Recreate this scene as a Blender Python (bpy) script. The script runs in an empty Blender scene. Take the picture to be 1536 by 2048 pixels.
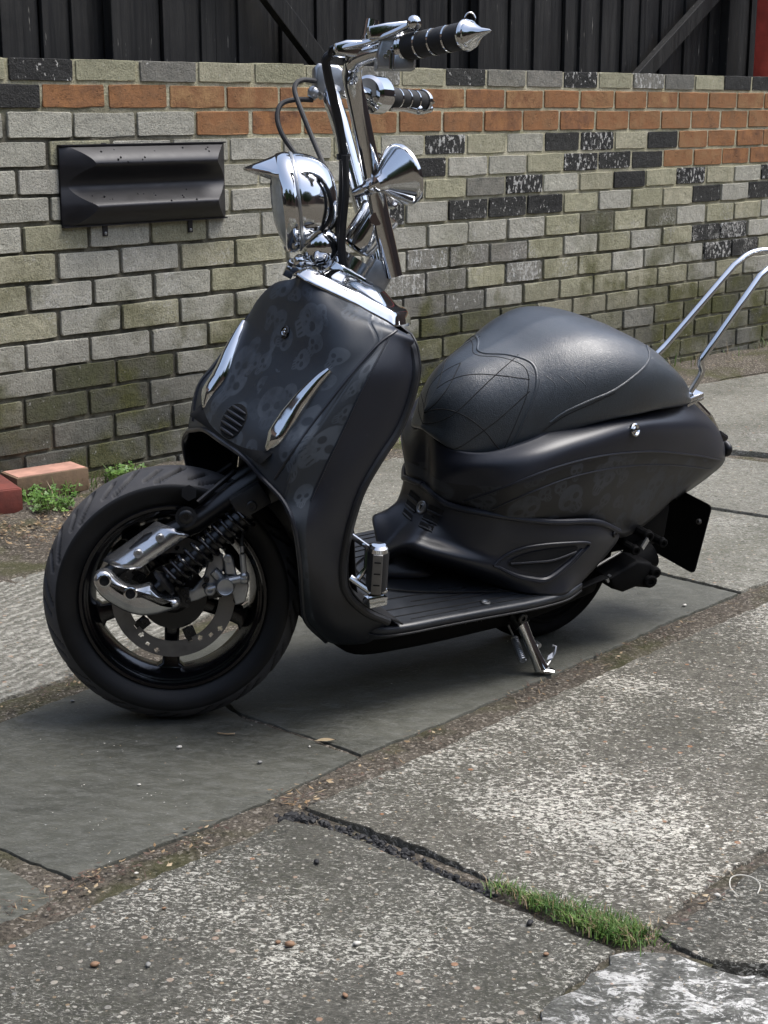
import bpy, bmesh, math, random
import numpy as np
from mathutils import Vector, Matrix
from mathutils.bvhtree import BVHTree
random.seed(7)
C = bpy.context.scene
COL = C.collection
PI = math.pi

# ------------------------------------------------------------------ camera, sky, sun
FPX, HOR, CAMH = 3100.0, 217.0, 1.05
PITCH = math.atan((1024-HOR)/FPX)
cd = bpy.data.cameras.new('camera'); cam = bpy.data.objects.new('camera', cd); COL.objects.link(cam)
cam.location = (0, 0, CAMH); cam.rotation_euler = (PI/2-PITCH, 0, 0)
cd.sensor_fit = 'VERTICAL'; cd.sensor_height = 36; cd.lens = FPX/2048*36; cd.clip_start = 0.05; cd.clip_end = 500
C.camera = cam
C.view_settings.view_transform = 'Standard'; C.view_settings.look = 'None'
C.view_settings.gamma = 1; C.view_settings.use_curve_mapping = False
C.view_settings.exposure = 1.3
w = bpy.data.worlds.new('World'); C.world = w; w.use_nodes = True
SUN_EL, SUN_AZ = math.radians(66), math.radians(82)
nt = w.node_tree; nt.nodes.clear()
sky = nt.nodes.new('ShaderNodeTexSky'); sky.sky_type = 'NISHITA'; sky.sun_disc = False
sky.sun_elevation = SUN_EL; sky.sun_rotation = SUN_AZ; sky.dust_density = 3; sky.air_density = 1.0
hs = nt.nodes.new('ShaderNodeHueSaturation'); hs.inputs['Saturation'].default_value = 0.8
bg = nt.nodes.new('ShaderNodeBackground'); bg.inputs[1].default_value = 0.125
wo = nt.nodes.new('ShaderNodeOutputWorld')
nt.links.new(sky.outputs[0], hs.inputs['Color']); nt.links.new(hs.outputs[0], bg.inputs[0]); nt.links.new(bg.outputs[0], wo.inputs[0])
sl = bpy.data.lights.new('sun', 'SUN'); sl.energy = 1.5; sl.angle = math.radians(32); sl.color = (1, .99, .97)
so = bpy.data.objects.new('sun', sl); COL.objects.link(so)
so.rotation_euler = Vector((math.sin(SUN_AZ)*math.cos(SUN_EL), math.cos(SUN_AZ)*math.cos(SUN_EL), math.sin(SUN_EL))).to_track_quat('Z', 'Y').to_euler()

# ------------------------------------------------------------------ frames of reference
CAMP = Vector((0, 0, CAMH))
FW = Vector((0, math.cos(PITCH), -math.sin(PITCH))); UP = Vector((0, math.sin(PITCH), math.cos(PITCH)))
def ray(px, py): return Vector((1, 0, 0))*(px-768) + UP*(1024-py) + FW*FPX
def G(px, py, z=0.0):                       # point of the ground seen there
    r = ray(px, py); return CAMP + r*((z-CAMH)/r.z)
TH, LEAN = math.radians(34), math.radians(9.5)
O = G(362, 1430)
bf = Vector((-math.cos(TH), -math.sin(TH), 0))
bl = Vector((math.sin(TH)*math.cos(LEAN), -math.cos(TH)*math.cos(LEAN), -math.sin(LEAN)))
bu = bf.cross(bl)
MB = Matrix((bf, bl, bu)).transposed()      # columns: forward, left, up
EPS, DEL = math.radians(28), math.radians(-30)
AX = Vector((-math.sin(EPS), 0, math.cos(EPS)))
RS = Matrix.Rotation(DEL, 3, AX)
MS = MB @ RS
WC = CAMP + ray(347, 1184).normalized()*2.765      # front wheel centre
WCb = MB.transposed() @ (WC-O)
def _pl(px, py, lat, M, o):
    r = ray(px, py); n = M.col[1]; o2 = o + n*lat
    return M.transposed() @ (CAMP + r*(((o2-CAMP).dot(n))/r.dot(n)) - o)
def B(px, py, lat): return _pl(px, py, lat, MB, O)               # scooter frame
def TL(px, py, lat): return _pl(px, py, lat, MS, WC)             # steered frame, local
def toB(p): return RS @ Vector(p) + WCb                           # steered local -> scooter frame
def T(px, py, lat): return toB(TL(px, py, lat))
def BZ(px, py, z):                       # scooter frame point at a given height above its base
    d = MB.transposed() @ ray(px, py); c_ = MB.transposed() @ (CAMP-O)
    return c_ + d*((z-c_.z)/d.z)
camB = MB.transposed() @ (CAMP-O)
def rayB(px, py): return (MB.transposed() @ ray(px, py)).normalized()

# ------------------------------------------------------------------ material helper
class NT:
    def __init__(s, name):
        s.m = bpy.data.materials.new(name); s.m.use_nodes = True
        s.t = s.m.node_tree; s.b = s.t.nodes['Principled BSDF']; s.out = s.t.nodes['Material Output']
    def n(s, k, **kw):
        x = s.t.nodes.new(k)
        for a, v in kw.items(): setattr(x, a, v)
        return x
    def put(s, sock, v):
        if isinstance(v, bpy.types.NodeSocket): s.t.links.new(v, sock)
        elif v is not None:
            if isinstance(v, tuple) and len(v) == 3 and sock.type == 'RGBA': v = (*v, 1)
            sock.default_value = v
    def math(s, op, a, b=None, c=None, clamp=False):
        x = s.n('ShaderNodeMath', operation=op); x.use_clamp = clamp
        for i, v in enumerate((a, b, c)):
            if v is not None: s.put(x.inputs[i], v)
        return x.outputs[0]
    def noise(s, vec, scale, detail=4, rough=.6, dist=0, col=False):
        x = s.n('ShaderNodeTexNoise'); s.put(x.inputs['Vector'], vec); x.inputs['Scale'].default_value = scale
        x.inputs['Detail'].default_value = detail; x.inputs['Roughness'].default_value = rough; x.inputs['Distortion'].default_value = dist
        return x.outputs[1 if col else 0]
    def vor(s, vec, scale, feature='F1', out=0, rand=1):
        x = s.n('ShaderNodeTexVoronoi', feature=feature); s.put(x.inputs['Vector'], vec); x.inputs['Scale'].default_value = scale
        x.inputs['Randomness'].default_value = rand
        return x.outputs[out]
    def ramp(s, v, lo, hi, a=0.0, b=1.0):
        x = s.n('ShaderNodeMapRange'); s.put(x.inputs[0], v)
        for i, q in enumerate((lo, hi, a, b)): s.put(x.inputs[1+i], q)
        return x.outputs[0]
    def mix(s, f, a, b, mode='MIX'):
        x = s.n('ShaderNodeMix', data_type='RGBA', blend_type=mode)
        s.put(x.inputs[0], f); s.put(x.inputs[6], a); s.put(x.inputs[7], b); return x.outputs[2]
    def bump(s, h, strength=.5, dist=.01, nrm=None):
        x = s.n('ShaderNodeBump'); x.inputs['Strength'].default_value = strength; x.inputs['Distance'].default_value = dist
        s.put(x.inputs['Height'], h)
        if nrm is not None: s.put(x.inputs['Normal'], nrm)
        return x.outputs[0]
    def pos(s): return s.n('ShaderNodeNewGeometry').outputs['Position']
    def obj(s): return s.n('ShaderNodeTexCoord').outputs['Object']
    def rnd(s): return s.n('ShaderNodeObjectInfo').outputs['Random']
    def map(s, v, scale=(1, 1, 1), rot=(0, 0, 0), loc=(0, 0, 0)):
        x = s.n('ShaderNodeMapping'); s.put(x.inputs[0], v); x.inputs['Scale'].default_value = scale
        x.inputs['Rotation'].default_value = rot; x.inputs['Location'].default_value = loc; return x.outputs[0]
    def sep(s, v):
        x = s.n('ShaderNodeSeparateXYZ'); s.put(x.inputs[0], v); return x.outputs
    def comb(s, a, b, c=0.0):
        x = s.n('ShaderNodeCombineXYZ')
        for i, v in enumerate((a, b, c)): s.put(x.inputs[i], v)
        return x.outputs[0]
    def fin(s, col=None, rough=None, metal=None, nrm=None, spec=None, **kw):
        for k, v in (('Base Color', col), ('Roughness', rough), ('Metallic', metal), ('Normal', nrm), ('Specular IOR Level', spec)):
            if v is not None: s.put(s.b.inputs[k], v)
        for k, v in kw.items(): s.put(s.b.inputs[k.replace('_', ' ')], v)
        return s.m

def m_chrome():
    k = NT('chrome'); o = k.obj()
    n = k.noise(o, 40, 3); sm = k.noise(o, 9, 4)
    return k.fin((.66, .67, .68), k.ramp(sm, .4, .7, .04, .16), 1.0, k.bump(n, .03, .002))
def m_alu(name='cast_aluminium', c=(.42, .43, .44), r=.38):
    k = NT(name); o = k.obj(); n = k.noise(o, 300, 3); g = k.noise(o, 25, 4)
    return k.fin(k.mix(k.ramp(g, .4, .7), c, tuple(x*.65 for x in c)), r, .9, k.bump(n, .15, .001))
def m_plain(name, c, r=.5, metal=0.0, bs=250, bstr=.1, spec=.5):
    k = NT(name); o = k.obj(); n = k.noise(o, bs, 3); g = k.noise(o, 18, 5)
    return k.fin(k.mix(k.ramp(g, .35, .7), tuple(x*.75 for x in c), tuple(x*1.25 for x in c)), k.ramp(g, .3, .7, r*.85, min(1, r*1.15)), metal, k.bump(n, bstr, .001), spec)
def skulls(k, vec2, scale, rot_amt):
    """flat print: mask of small generic skulls scattered over a plane"""
    v = k.map(vec2, (scale, scale, 0))
    x = k.n('ShaderNodeTexVoronoi', feature='F1', voronoi_dimensions='2D'); k.put(x.inputs['Vector'], v)
    x.inputs['Scale'].default_value = 1; x.inputs['Randomness'].default_value = 1.0
    p = x.outputs['Position']
    d = k.n('ShaderNodeVectorMath', operation='SUBTRACT'); k.put(d.inputs[0], v); k.put(d.inputs[1], p)
    wn = k.n('ShaderNodeTexWhiteNoise', noise_dimensions='2D'); k.put(wn.inputs['Vector'], p)
    r = k.n('ShaderNodeVectorRotate', rotation_type='Z_AXIS'); k.put(r.inputs['Vector'], d.outputs[0])
    k.put(r.inputs['Angle'], k.math('MULTIPLY', k.math('SUBTRACT', wn.outputs['Value'], .5), rot_amt))
    sx, sy, _ = k.sep(r.outputs[0]); ax = k.math('ABSOLUTE', sx)
    def disc(cx, cy, rad, ex=1, ey=1, soft=.012):
        a = k.math('MULTIPLY', k.math('SUBTRACT', ax, cx), ex); b = k.math('MULTIPLY', k.math('SUBTRACT', sy, cy), ey)
        l = k.math('SQRT', k.math('ADD', k.math('MULTIPLY', a, a), k.math('MULTIPLY', b, b)))
        return k.ramp(l, rad-soft, rad+soft, 1, 0)
    head = disc(0, .08, .31, 1, 1.05)
    jaw = disc(0, -.2, .19, 1.05, .85)
    full = k.math('MAXIMUM', head, jaw)
    eyes = disc(.125, .02, .085, 1, 1.15); nose = disc(0, -.12, .04, 1.2, .7)
    th = k.math('MULTIPLY', k.ramp(k.math('SINE', k.math('MULTIPLY', sx, 75)), .2, .6), k.math('MULTIPLY', k.math('LESS_THAN', sy, -.22), k.math('GREATER_THAN', sy, -.34)))
    neg = k.math('MAXIMUM', k.math('MAXIMUM', eyes, nose), th)
    sz = k.ramp(wn.outputs['Value'], .12, .2)
    return k.math('MULTIPLY', k.math('SUBTRACT', full, neg, clamp=True), sz)
def m_body(name, axes=None, scale=9, lo=(.0072, .0086, .0135), hi=(.028, .030, .034), amt=1.0):
    k = NT(name); o = k.obj(); x, y, z = k.sep(o)
    cl = k.noise(o, 3, 2, .5); fine = k.noise(o, 420, 2)
    if axes:
        src = {'x': x, 'y': y, 'z': z}
        v = k.n('ShaderNodeUVMap', uv_map='print').outputs[0] if axes == 'uv' else k.comb(src[axes[0]], src[axes[1]])
        wv = k.noise(o, 9, 2, .5, col=True)
        wob = k.n('ShaderNodeVectorMath', operation='SCALE'); k.put(wob.inputs[0], wv); wob.inputs['Scale'].default_value = .012
        ad = k.n('ShaderNodeVectorMath', operation='ADD'); k.put(ad.inputs[0], v); k.put(ad.inputs[1], wob.outputs[0])
        s1 = skulls(k, ad.outputs[0], scale, 1.6)
        s2 = skulls(k, k.map(ad.outputs[0], loc=(.31, .17, 0)), scale*1.9, 2.5)
        m = k.math('MAXIMUM', s1, k.math('MULTIPLY', s2, .75))
        m = k.math('MULTIPLY', m, k.ramp(k.noise(o, 13, 5, .7), .38, .52, .28, 1))
        m = k.math('MULTIPLY', m, amt)
        c = k.mix(m, lo, hi); r = k.math('SUBTRACT', k.ramp(cl, .3, .7, .42, .48), k.math('MULTIPLY', m, -.10))
    else:
        c = k.mix(k.ramp(cl, .3, .7), lo, tuple(v*1.5 for v in lo)); r = k.ramp(cl, .3, .7, .33, .43)
    sp = k.ramp(k.noise(o, 60, 5, .7), .60, .75)
    c = k.mix(k.math('MULTIPLY', sp, .12), c, (.09, .09, .085))
    k.put(k.b.inputs['Coat Weight'], .06); k.put(k.b.inputs['Coat Roughness'], .5)
    return k.fin(c, r, 0.0, k.bump(fine, .04, .0006), .5)
def m_leather():
    k = NT('black_leather'); o = k.obj()
    v = k.vor(o, 330, 'DISTANCE_TO_EDGE'); g = k.noise(o, 7, 4)
    wr = k.noise(k.map(o, (55, 12, 14)), 1, 4, .6, 1.5)
    b = k.bump(k.ramp(v, 0, .2), .30, .0012); b = k.bump(k.ramp(wr, .45, .62), .10, .0012, b)
    return k.fin(k.mix(k.ramp(g, .35, .65), (.0075, .012, .0165), (.012, .020, .028)), k.ramp(g, .35, .65, .36, .44), 0.0, b, .75, Coat_Weight=.45, Coat_Roughness=.38)
def m_tyre(nm, c0, r0):
    k = NT(nm); o = k.obj(); ga = k.n('ShaderNodeAttribute', attribute_name='groove').outputs['Fac']; g = k.noise(o, 14, 5); f = k.noise(o, 500, 2)
    return k.fin(k.mix(ga, k.mix(k.ramp(g, .35, .7), (c0*.8, c0*.8, c0*.85), (c0*1.5, c0*1.45, c0*1.45)), (.004, .004, .004)), k.ramp(g, .3, .7, r0*.9, r0*1.1), 0.0, k.bump(f, .12, .0006), .3)  # tread grooves also darkened in colour, imitating the shade in them
def m_brick(name, cols, spots=0, moss=0.0, dark=False):
    k = NT(name); p = k.pos(); r = k.rnd(); z = k.sep(p)[2]
    g = k.noise(p, 22, 6, .7); f = k.noise(p, 210, 5, .75); m2 = k.noise(p, 3.2, 4); pit = k.vor(p, 170, out=0)
    vs = k.noise(k.map(p, (260, 260, 30)), 1, 3, .6)
    c = k.mix(r, cols[0], cols[1]); rr = k.math('FRACT', k.math('MULTIPLY', r, 7.31))
    c = k.mix(k.math('MULTIPLY', rr, .65), c, cols[2]); vv = k.math('FRACT', k.math('MULTIPLY', r, 23.7)); c = k.mix(k.math('MULTIPLY', k.math('MULTIPLY', vv, vv), .55), c, cols[3])
    zs = k.math('MULTIPLY', k.ramp(k.math('ABSOLUTE', k.math('SUBTRACT', z, .55)), .16, .05), k.ramp(k.noise(p, 6, 4, .7), .50, .62)); c = k.mix(k.math('MULTIPLY', zs, k.ramp(k.noise(p, 130, 4, .7), .46, .58)), c, (.72, .70, .64))
    c = k.mix(k.ramp(g, .38, .68), c, k.mix(.6, c, cols[3]))
    c = k.mix(k.ramp(f, .36, .50, .65, 0), c, k.mix(.6, c, (.03, .03, .027)))
    c = k.mix(k.ramp(f, .57, .70, 0, .5), c, k.mix(.6, c, (.55, .54, .48)))
    c = k.mix(k.ramp(vs, .45, .7, 0, .25), c, k.mix(.5, c, (.04, .04, .03)))
    if not dark:   # darker grey near the ground, algae in drifts
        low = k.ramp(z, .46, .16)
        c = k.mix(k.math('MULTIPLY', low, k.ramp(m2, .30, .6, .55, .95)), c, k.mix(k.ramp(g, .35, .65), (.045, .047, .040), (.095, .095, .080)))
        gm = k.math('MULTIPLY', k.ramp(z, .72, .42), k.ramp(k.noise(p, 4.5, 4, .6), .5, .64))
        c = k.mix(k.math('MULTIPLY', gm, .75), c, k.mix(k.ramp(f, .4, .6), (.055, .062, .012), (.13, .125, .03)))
    if moss: c = k.mix(k.math('MULTIPLY', k.ramp(k.noise(p, 7, 4), .45, .6), moss), c, (.10, .105, .045))
    if spots:
        s = k.noise(k.map(p, (75, 75, 45)), 1, 4, .65); big = k.noise(p, 9, 3)
        thr = k.ramp(k.math('ADD', k.math('MULTIPLY', rr, .75), k.math('MULTIPLY', big, .25)), .15, .75, .74, .545)
        sm = k.ramp(k.math('SUBTRACT', s, thr), 0, .03)
        c = k.mix(k.math('MULTIPLY', sm, spots), c, (.62, .61, .57))
    else:
        s = k.noise(k.map(p, (90, 90, 60)), 1, 4, .65)
        c = k.mix(k.math('MULTIPLY', k.ramp(s, .66, .70), .75), c, (.60, .59, .54))
    b = k.bump(f, 1.0, .009); b = k.bump(g, .9, .016, b); b = k.bump(k.ramp(pit, .1, .45), .3, .004, b)
    return k.fin(c, .88 if not dark else .6, 0.0, b, .25)
def m_orange():
    k = NT('orange_brick'); p = k.pos(); r = k.rnd()
    g = k.noise(p, 16, 5, .65); f = k.noise(p, 230, 4, .7)
    cr = k.noise(k.map(p, (18, 18, 60), (.3, .2, .1)), 1, 3, .5, 2.2)
    c = k.mix(r, (.36, .17, .07), (.24, .115, .055)); c = k.mix(k.ramp(g, .4, .66), c, k.mix(r, (.17, .08, .045), (.40, .24, .11)))
    c = k.mix(k.ramp(f, .45, .62, 0, .35), c, (.10, .05, .03)); c = k.mix(k.ramp(f, .62, .72, 0, .4), c, (.5, .33, .16))
    line = k.math('MULTIPLY', k.ramp(k.math('ABSOLUTE', k.math('SUBTRACT', cr, .5)), .0, .012, 1, 0), k.ramp(k.noise(p, 13, 2), .46, .56))
    c = k.mix(line, c, (.035, .018, .012))
    b = k.bump(f, .5, .004); b = k.bump(k.math('SUBTRACT', g, line), .6, .008, b)
    return k.fin(c, .85, 0.0, b, .25)
def m_mortar():
    k = NT('lime_mortar'); p = k.pos(); x, y, z = k.sep(p)
    g = k.noise(p, 14, 6, .7); f = k.noise(p, 220, 4, .7); big = k.noise(p, 2.1, 3)
    c = k.mix(k.ramp(g, .35, .65), (.46, .43, .27), (.66, .61, .45)); c = k.mix(k.ramp(f, .45, .65), c, k.mix(.5, c, (.08, .075, .05)))
    old = k.math('ADD', k.ramp(z, .80, .50), k.math('MULTIPLY', k.ramp(x, -.40, -.62), k.ramp(z, 1.08, 1.0)), clamp=True)
    old = k.math('ADD', old, k.math('MULTIPLY', k.math('SUBTRACT', big, .5), 1.2), clamp=True)
    old = k.math('MULTIPLY', old, k.ramp(x, 2.1, .3, .45, 1))
    c = k.mix(old, c, k.mix(k.ramp(g, .4, .66), (.07, .066, .05), (.24, .22, .165)))
    return k.fin(c, .95, 0.0, k.bump(k.math('ADD', f, g), .8, .010), .2)
def m_concrete(name, base, alt, white, warm=.12, moss=.25, groove=False, fleck=1.0, lo=.54, big=1.0, nsc=92):
    """old exposed-aggregate concrete: pale laitance flecks, dark pits, coloured pebbles"""
    k = NT(name); p = k.pos(); r = k.rnd()
    q = k.map(p, (1, 1.0, 1), (0, 0, math.radians(8)))
    st = k.map(q, (.72, 1.1, 1))
    n1 = k.noise(st, nsc, 7, .72, .9); n2 = k.noise(p, 2.6, 5, .6); n3 = k.noise(p, 34, 5, .7); n4 = k.noise(st, 190, 5, .75, .4)
    c = k.mix(k.ramp(n3, .35, .65), base, alt)
    c = k.mix(k.ramp(n1, .36, .50, .8, 0), c, k.mix(.7, c, (.016, .016, .014)))
    c = k.mix(k.ramp(n4, .40, .54, .7, 0), c, k.mix(.6, c, (.018, .018, .016)))
    n5 = k.noise(p, 7, 5, .7); t = k.math('ADD', k.ramp(n2, .36, .64, lo+.085, lo-.035), k.ramp(n5, .35, .65, .025, -.025))
    w1 = k.ramp(k.math('SUBTRACT', n1, t), 0, .022)
    w2 = k.ramp(n4, .57, .62)
    wm = k.math('MAXIMUM', k.math('MULTIPLY', w1, k.ramp(n4, .36, .5)), k.math('MULTIPLY', w2, k.ramp(n2, .35, .6, .15, .8)))
    c = k.mix(k.math('MULTIPLY', wm, fleck), c, k.mix(k.ramp(k.noise(p, 120, 2), .4, .6), white, k.mix(.35, white, alt)))
    mo = k.math('MULTIPLY', k.ramp(k.noise(p, 3.4, 4, .6), .45, .65), k.ramp(k.noise(p, 70, 4, .7), .42, .58))
    c = k.mix(k.math('MULTIPLY', mo, moss), c, (.085, .088, .05))
    dk = k.ramp(k.noise(p, 1.7, 6, .7), .40, .60)
    c = k.mix(k.math('MULTIPLY', dk, .5), c, k.mix(.55, c, (.035, .035, .03)))
    vd = k.vor(p, 42, out=0); vc = k.vor(p, 42, out=1); cr, cg, cb = k.sep(vc)
    pm = k.math('MULTIPLY', k.ramp(vd, .22, .17, 0, 1), k.math('GREATER_THAN', cr, 1-.20*big))
    pc = k.mix(cg, (.40, .36, .30), k.mix(k.math('GREATER_THAN', cb, .55), (.22, .22, .20), (.32, .15, .07)))
    c = k.mix(k.math('MULTIPLY', pm, .85), c, pc)
    vd2 = k.vor(p, 105, out=0); cr2, cg2, cb2 = k.sep(k.vor(p, 105, out=1)); pm2 = k.math('MULTIPLY', k.ramp(vd2, .30, .24), k.math('GREATER_THAN', cr2, .72))
    c = k.mix(k.math('MULTIPLY', pm2, .8), c, k.mix(cg2, k.mix(cb2, (.55, .52, .45), (.07, .07, .065)), k.mix(cb2, (.26, .25, .22), (.34, .24, .14))))
    h = k.math('ADD', k.math('MULTIPLY', n1, 1.2), k.math('ADD', k.math('MULTIPLY', n4, .7), k.math('MULTIPLY', pm, .35)))
    if groove:
        gx = k.sep(k.map(p, rot=(0, 0, math.radians(groove))))[0]
        gw = k.math('SINE', k.math('ADD', k.math('MULTIPLY', gx, 260), k.math('MULTIPLY', k.noise(p, 12, 5, .7), 22)))
        gm = k.math('MULTIPLY', k.ramp(gw, -.2, .6), k.ramp(n3, .35, .6))
        c = k.mix(k.math('MULTIPLY', gm, .4), c, white); h = k.math('ADD', h, k.math('MULTIPLY', gm, .45))
    b = k.bump(h, .75, .008)
    return k.fin(c, .86, 0.0, b, .3)
def m_slate():
    k = NT('smooth_grey_stone'); p = k.pos(); r = k.rnd()
    q = k.map(p, (1, 2.2, 1), (0, 0, math.radians(38)))
    g = k.noise(q, 5, 6, .65, .6); f = k.noise(q, 130, 5, .7); s = k.noise(q, 26, 6, .72)
    c = k.mix(k.ramp(g, .32, .68), (.036, .037, .027), (.072, .072, .056)); c = k.mix(k.ramp(s, .45, .68, 0, .5), c, (.15, .15, .135))
    c = k.mix(k.math('MULTIPLY', r, .3), c, (.05, .05, .045))
    c = k.mix(k.ramp(f, .56, .70, 0, .5), c, (.22, .22, .20)); c = k.mix(k.ramp(f, .42, .30, 0, .5), c, (.03, .03, .027))
    return k.fin(c, k.ramp(s, .4, .6, .55, .78), 0.0, k.bump(k.math('ADD', k.math('MULTIPLY', g, .6), k.math('ADD', f, s)), .55, .004), .4)
def m_dirt():
    k = NT('joint_dirt'); p = k.pos(); g = k.noise(p, 9, 5, .7); f = k.noise(p, 150, 5, .75); v = k.vor(p, 230, out=1)
    c = k.mix(k.ramp(g, .35, .65), (.065, .055, .042), (.15, .13, .105)); c = k.mix(k.ramp(f, .4, .62), k.mix(.6, c, (.02, .017, .014)), k.mix(.45, c, (.22, .19, .15)))
    c = k.mix(k.math('GREATER_THAN', k.sep(v)[0], .88), c, (.26, .23, .19))
    c = k.mix(k.math('MULTIPLY', k.ramp(k.noise(p, 5, 4), .52, .64), .6), c, (.06, .065, .02))
    return k.fin(c, .95, 0.0, k.bump(f, .9, .012), .2)
def m_fence():
    k = NT('black_stained_timber'); p = k.pos(); r = k.rnd()
    g = k.noise(k.map(p, (60, 60, 2.5)), 1, 5, .65, .8); b2 = k.noise(p, 6, 5, .7); kn = k.noise(k.map(p, (9, 9, 3)), 1, 3)
    c = k.mix(r, (.0035, .0035, .004), (.013, .0125, .012)); c = k.mix(k.ramp(g, .45, .66), c, k.mix(.5, c, (.032, .031, .029)))
    c = k.mix(k.ramp(b2, .48, .66, 0, .8), c, (.006, .0058, .006)); c = k.mix(k.ramp(k.noise(k.map(p, (90, 90, 9)), 1, 3), .70, .74), c, (.22, .21, .19))
    return k.fin(c, k.ramp(g, .4, .6, .5, .75), 0.0, k.bump(g, .6, .004), .35)
def m_leaf(name, a, b):
    k = NT(name); r = k.noise(k.pos(), 25, 3)
    return k.fin(k.mix(k.ramp(r, .35, .65), a, b), .5, 0.0, None, .35)

M = dict(darkred=m_plain('dark_red_clay', (.14, .035, .025), .9, 0, 100, .9), polish=m_alu('polished_casting', (.62, .62, .62), .17), floorp=m_plain('floor_plastic_skylit', (.020, .023, .028), .42), housebrick=m_plain('house_brick', (.10, .065, .05), .9, 0, 20, .8), under=m_plain('underside_shade_black', (.003, .003, .0033), .7, spec=.12), chrome=m_chrome(), alu=m_alu(), disc=m_alu('worn_steel', (.20, .195, .19), .45), satin=m_plain('satin_silver_paint', (.40, .41, .42), .35, .85),  # underside black paints in deep shade; floor plastic paints in sky sheen
    body=m_body('matt_black_paint'), front=m_body('matt_black_paint_skulls_skylit', 'uv', 9.5, (.016, .021, .028), (.052, .063, .077), 1.0),  # front copy of the paint is paler and bluer, imitating sky reflection
    side=m_body('matt_black_paint_skulls_side', 'xz', 11, (.0040, .0046, .0058), (.034, .038, .045), 1.0),
    leather=m_leather(), tyre=m_tyre('tyre_sidewall', .0045, .5), tread=m_tyre('tyre_tread', .052, .62), blk=m_plain('black_metal', (.007, .007, .008), .32), rub=m_plain('black_rubber', (.010, .010, .011), .6),
    plast=m_plain('black_plastic', (.010, .0105, .012), .45), glossb=m_plain('gloss_black', (.004, .004, .005), .12), grip=m_plain('grip_rubber', (.012, .012, .012), .7, 0, 120, .5),
    seam_recess=m_plain('seam_and_recess_shade', (.002, .002, .002), .9), plate=m_plain('number_plate_back', (.002, .002, .002), .85, spec=.1),  # near-black for seams, and for painted shade inside recesses
    lens=m_plain('amber_lens', (.25, .06, .01), .2), glass=m_plain('lamp_glass', (.35, .38, .4), .08, .3), brake_red=m_plain('red_lens', (.15, .01, .01), .2),
    b_yel=m_brick('stock_brick', ((.60, .57, .39), (.50, .475, .32), (.60, .55, .41), (.33, .32, .21))),
    b_grey=m_brick('grey_brick', ((.66, .64, .53), (.58, .56, .46), (.66, .63, .55), (.40, .385, .32))),
    b_dark=m_brick('painted_black_brick', ((.018, .018, .019), (.032, .031, .030), (.012, .012, .013), (.045, .045, .04)), spots=1.0, dark=True),
    b_spot=m_brick('spotted_brick', ((.36, .34, .28), (.30, .28, .24), (.40, .38, .33), (.17, .17, .15)), spots=.95),
    b_moss=m_brick('mossy_brick', ((.22, .21, .15), (.19, .175, .12), (.22, .20, .15), (.11, .11, .07)), moss=.6),
    b_or=m_orange(), mortar=m_mortar(), slate=m_slate(), dirt=m_dirt(), fence=m_fence(),
    cA=m_concrete('aggregate_concrete_near', (.075, .072, .058), (.14, .134, .112), (.66, .64, .56), lo=.53, fleck=.95, big=1.4, nsc=150),
    cB=m_concrete('aggregate_concrete_pale', (.105, .098, .078), (.19, .178, .145), (.74, .71, .62), lo=.515, fleck=1.0, nsc=125),
    cC=m_concrete('brushed_concrete', (.17, .163, .135), (.27, .26, .22), (.62, .60, .53), lo=.56, groove=30, fleck=.6),
    cD=m_concrete('yard_concrete', (.18, .175, .14), (.28, .27, .23), (.56, .55, .50), lo=.57, fleck=.5, moss=.4),
    cE=m_concrete('white_worn_concrete', (.10, .10, .09), (.20, .20, .18), (.66, .65, .62), lo=.515, fleck=1.0, moss=.1, nsc=34),
    red=m_plain('red_paint', (.33, .045, .035), .6, 0, 60, .4), shelf=m_plain('black_powder_coat', (.006, .0055, .008), .45),
    redbrick=m_plain('red_clay', (.42, .23, .17), .9, 0, 120, .8), claydark=m_plain('buff_clay', (.15, .10, .06), .9, 0, 120, .9),
    grass=m_leaf('grass_green', (.05, .11, .015), (.13, .19, .035)), clover=m_leaf('weed_green', (.04, .10, .015), (.10, .18, .035)),
    straw=m_leaf('dry_litter', (.19, .12, .06), (.34, .27, .17)), twig=m_leaf('brown_litter', (.05, .03, .022), (.11, .07, .05)),
    peb=m_plain('pale_pebble', (.50, .48, .43), .7, 0, 90, .3), stone=m_plain('brown_pebble', (.22, .13, .075), .7, 0, 90, .3), gstone=m_plain('grey_pebble', (.20, .20, .19), .7, 0, 90, .3),
    tar=m_plain('tar', (.012, .012, .013), .7, 0, 60, .8), foliage=m_leaf('tree_leaf', (.02, .05, .012), (.06, .10, .03)), bark=m_plain('bark', (.06, .05, .04), .9, 0, 40, .8),
    moss=m_leaf('moss_green', (.07, .085, .012), (.16, .15, .02)), wire=m_plain('pale_wire', (.5, .48, .42), .5))

# ------------------------------------------------------------------ mesh helpers
def mesh(name, verts, faces, mats, parent=None, smooth=True, fmat=None, auto=None):
    me = bpy.data.meshes.new(name); me.from_pydata([tuple(v) for v in verts], [], faces)
    for m in (mats if isinstance(mats, (list, tuple)) else [mats]): me.materials.append(M[m])
    if smooth:
        me.polygons.foreach_set('use_smooth', [True]*len(me.polygons))
    if fmat is not None: me.polygons.foreach_set('material_index', fmat)
    me.update()
    if auto:
        bm = bmesh.new(); bm.from_mesh(me)
        for e in bm.edges:
            if len(e.link_faces) == 2 and e.calc_face_angle(0) > math.radians(auto): e.smooth = False
        bm.to_mesh(me); bm.free()
    o = bpy.data.objects.new(name, me); COL.objects.link(o); o.parent = parent
    return o
def tag(o, label=None, cat=None, group=None, kind=None):
    for k, v in (('label', label), ('category', cat), ('group', group), ('kind', kind)):
        if v: o[k] = v
    return o
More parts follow.
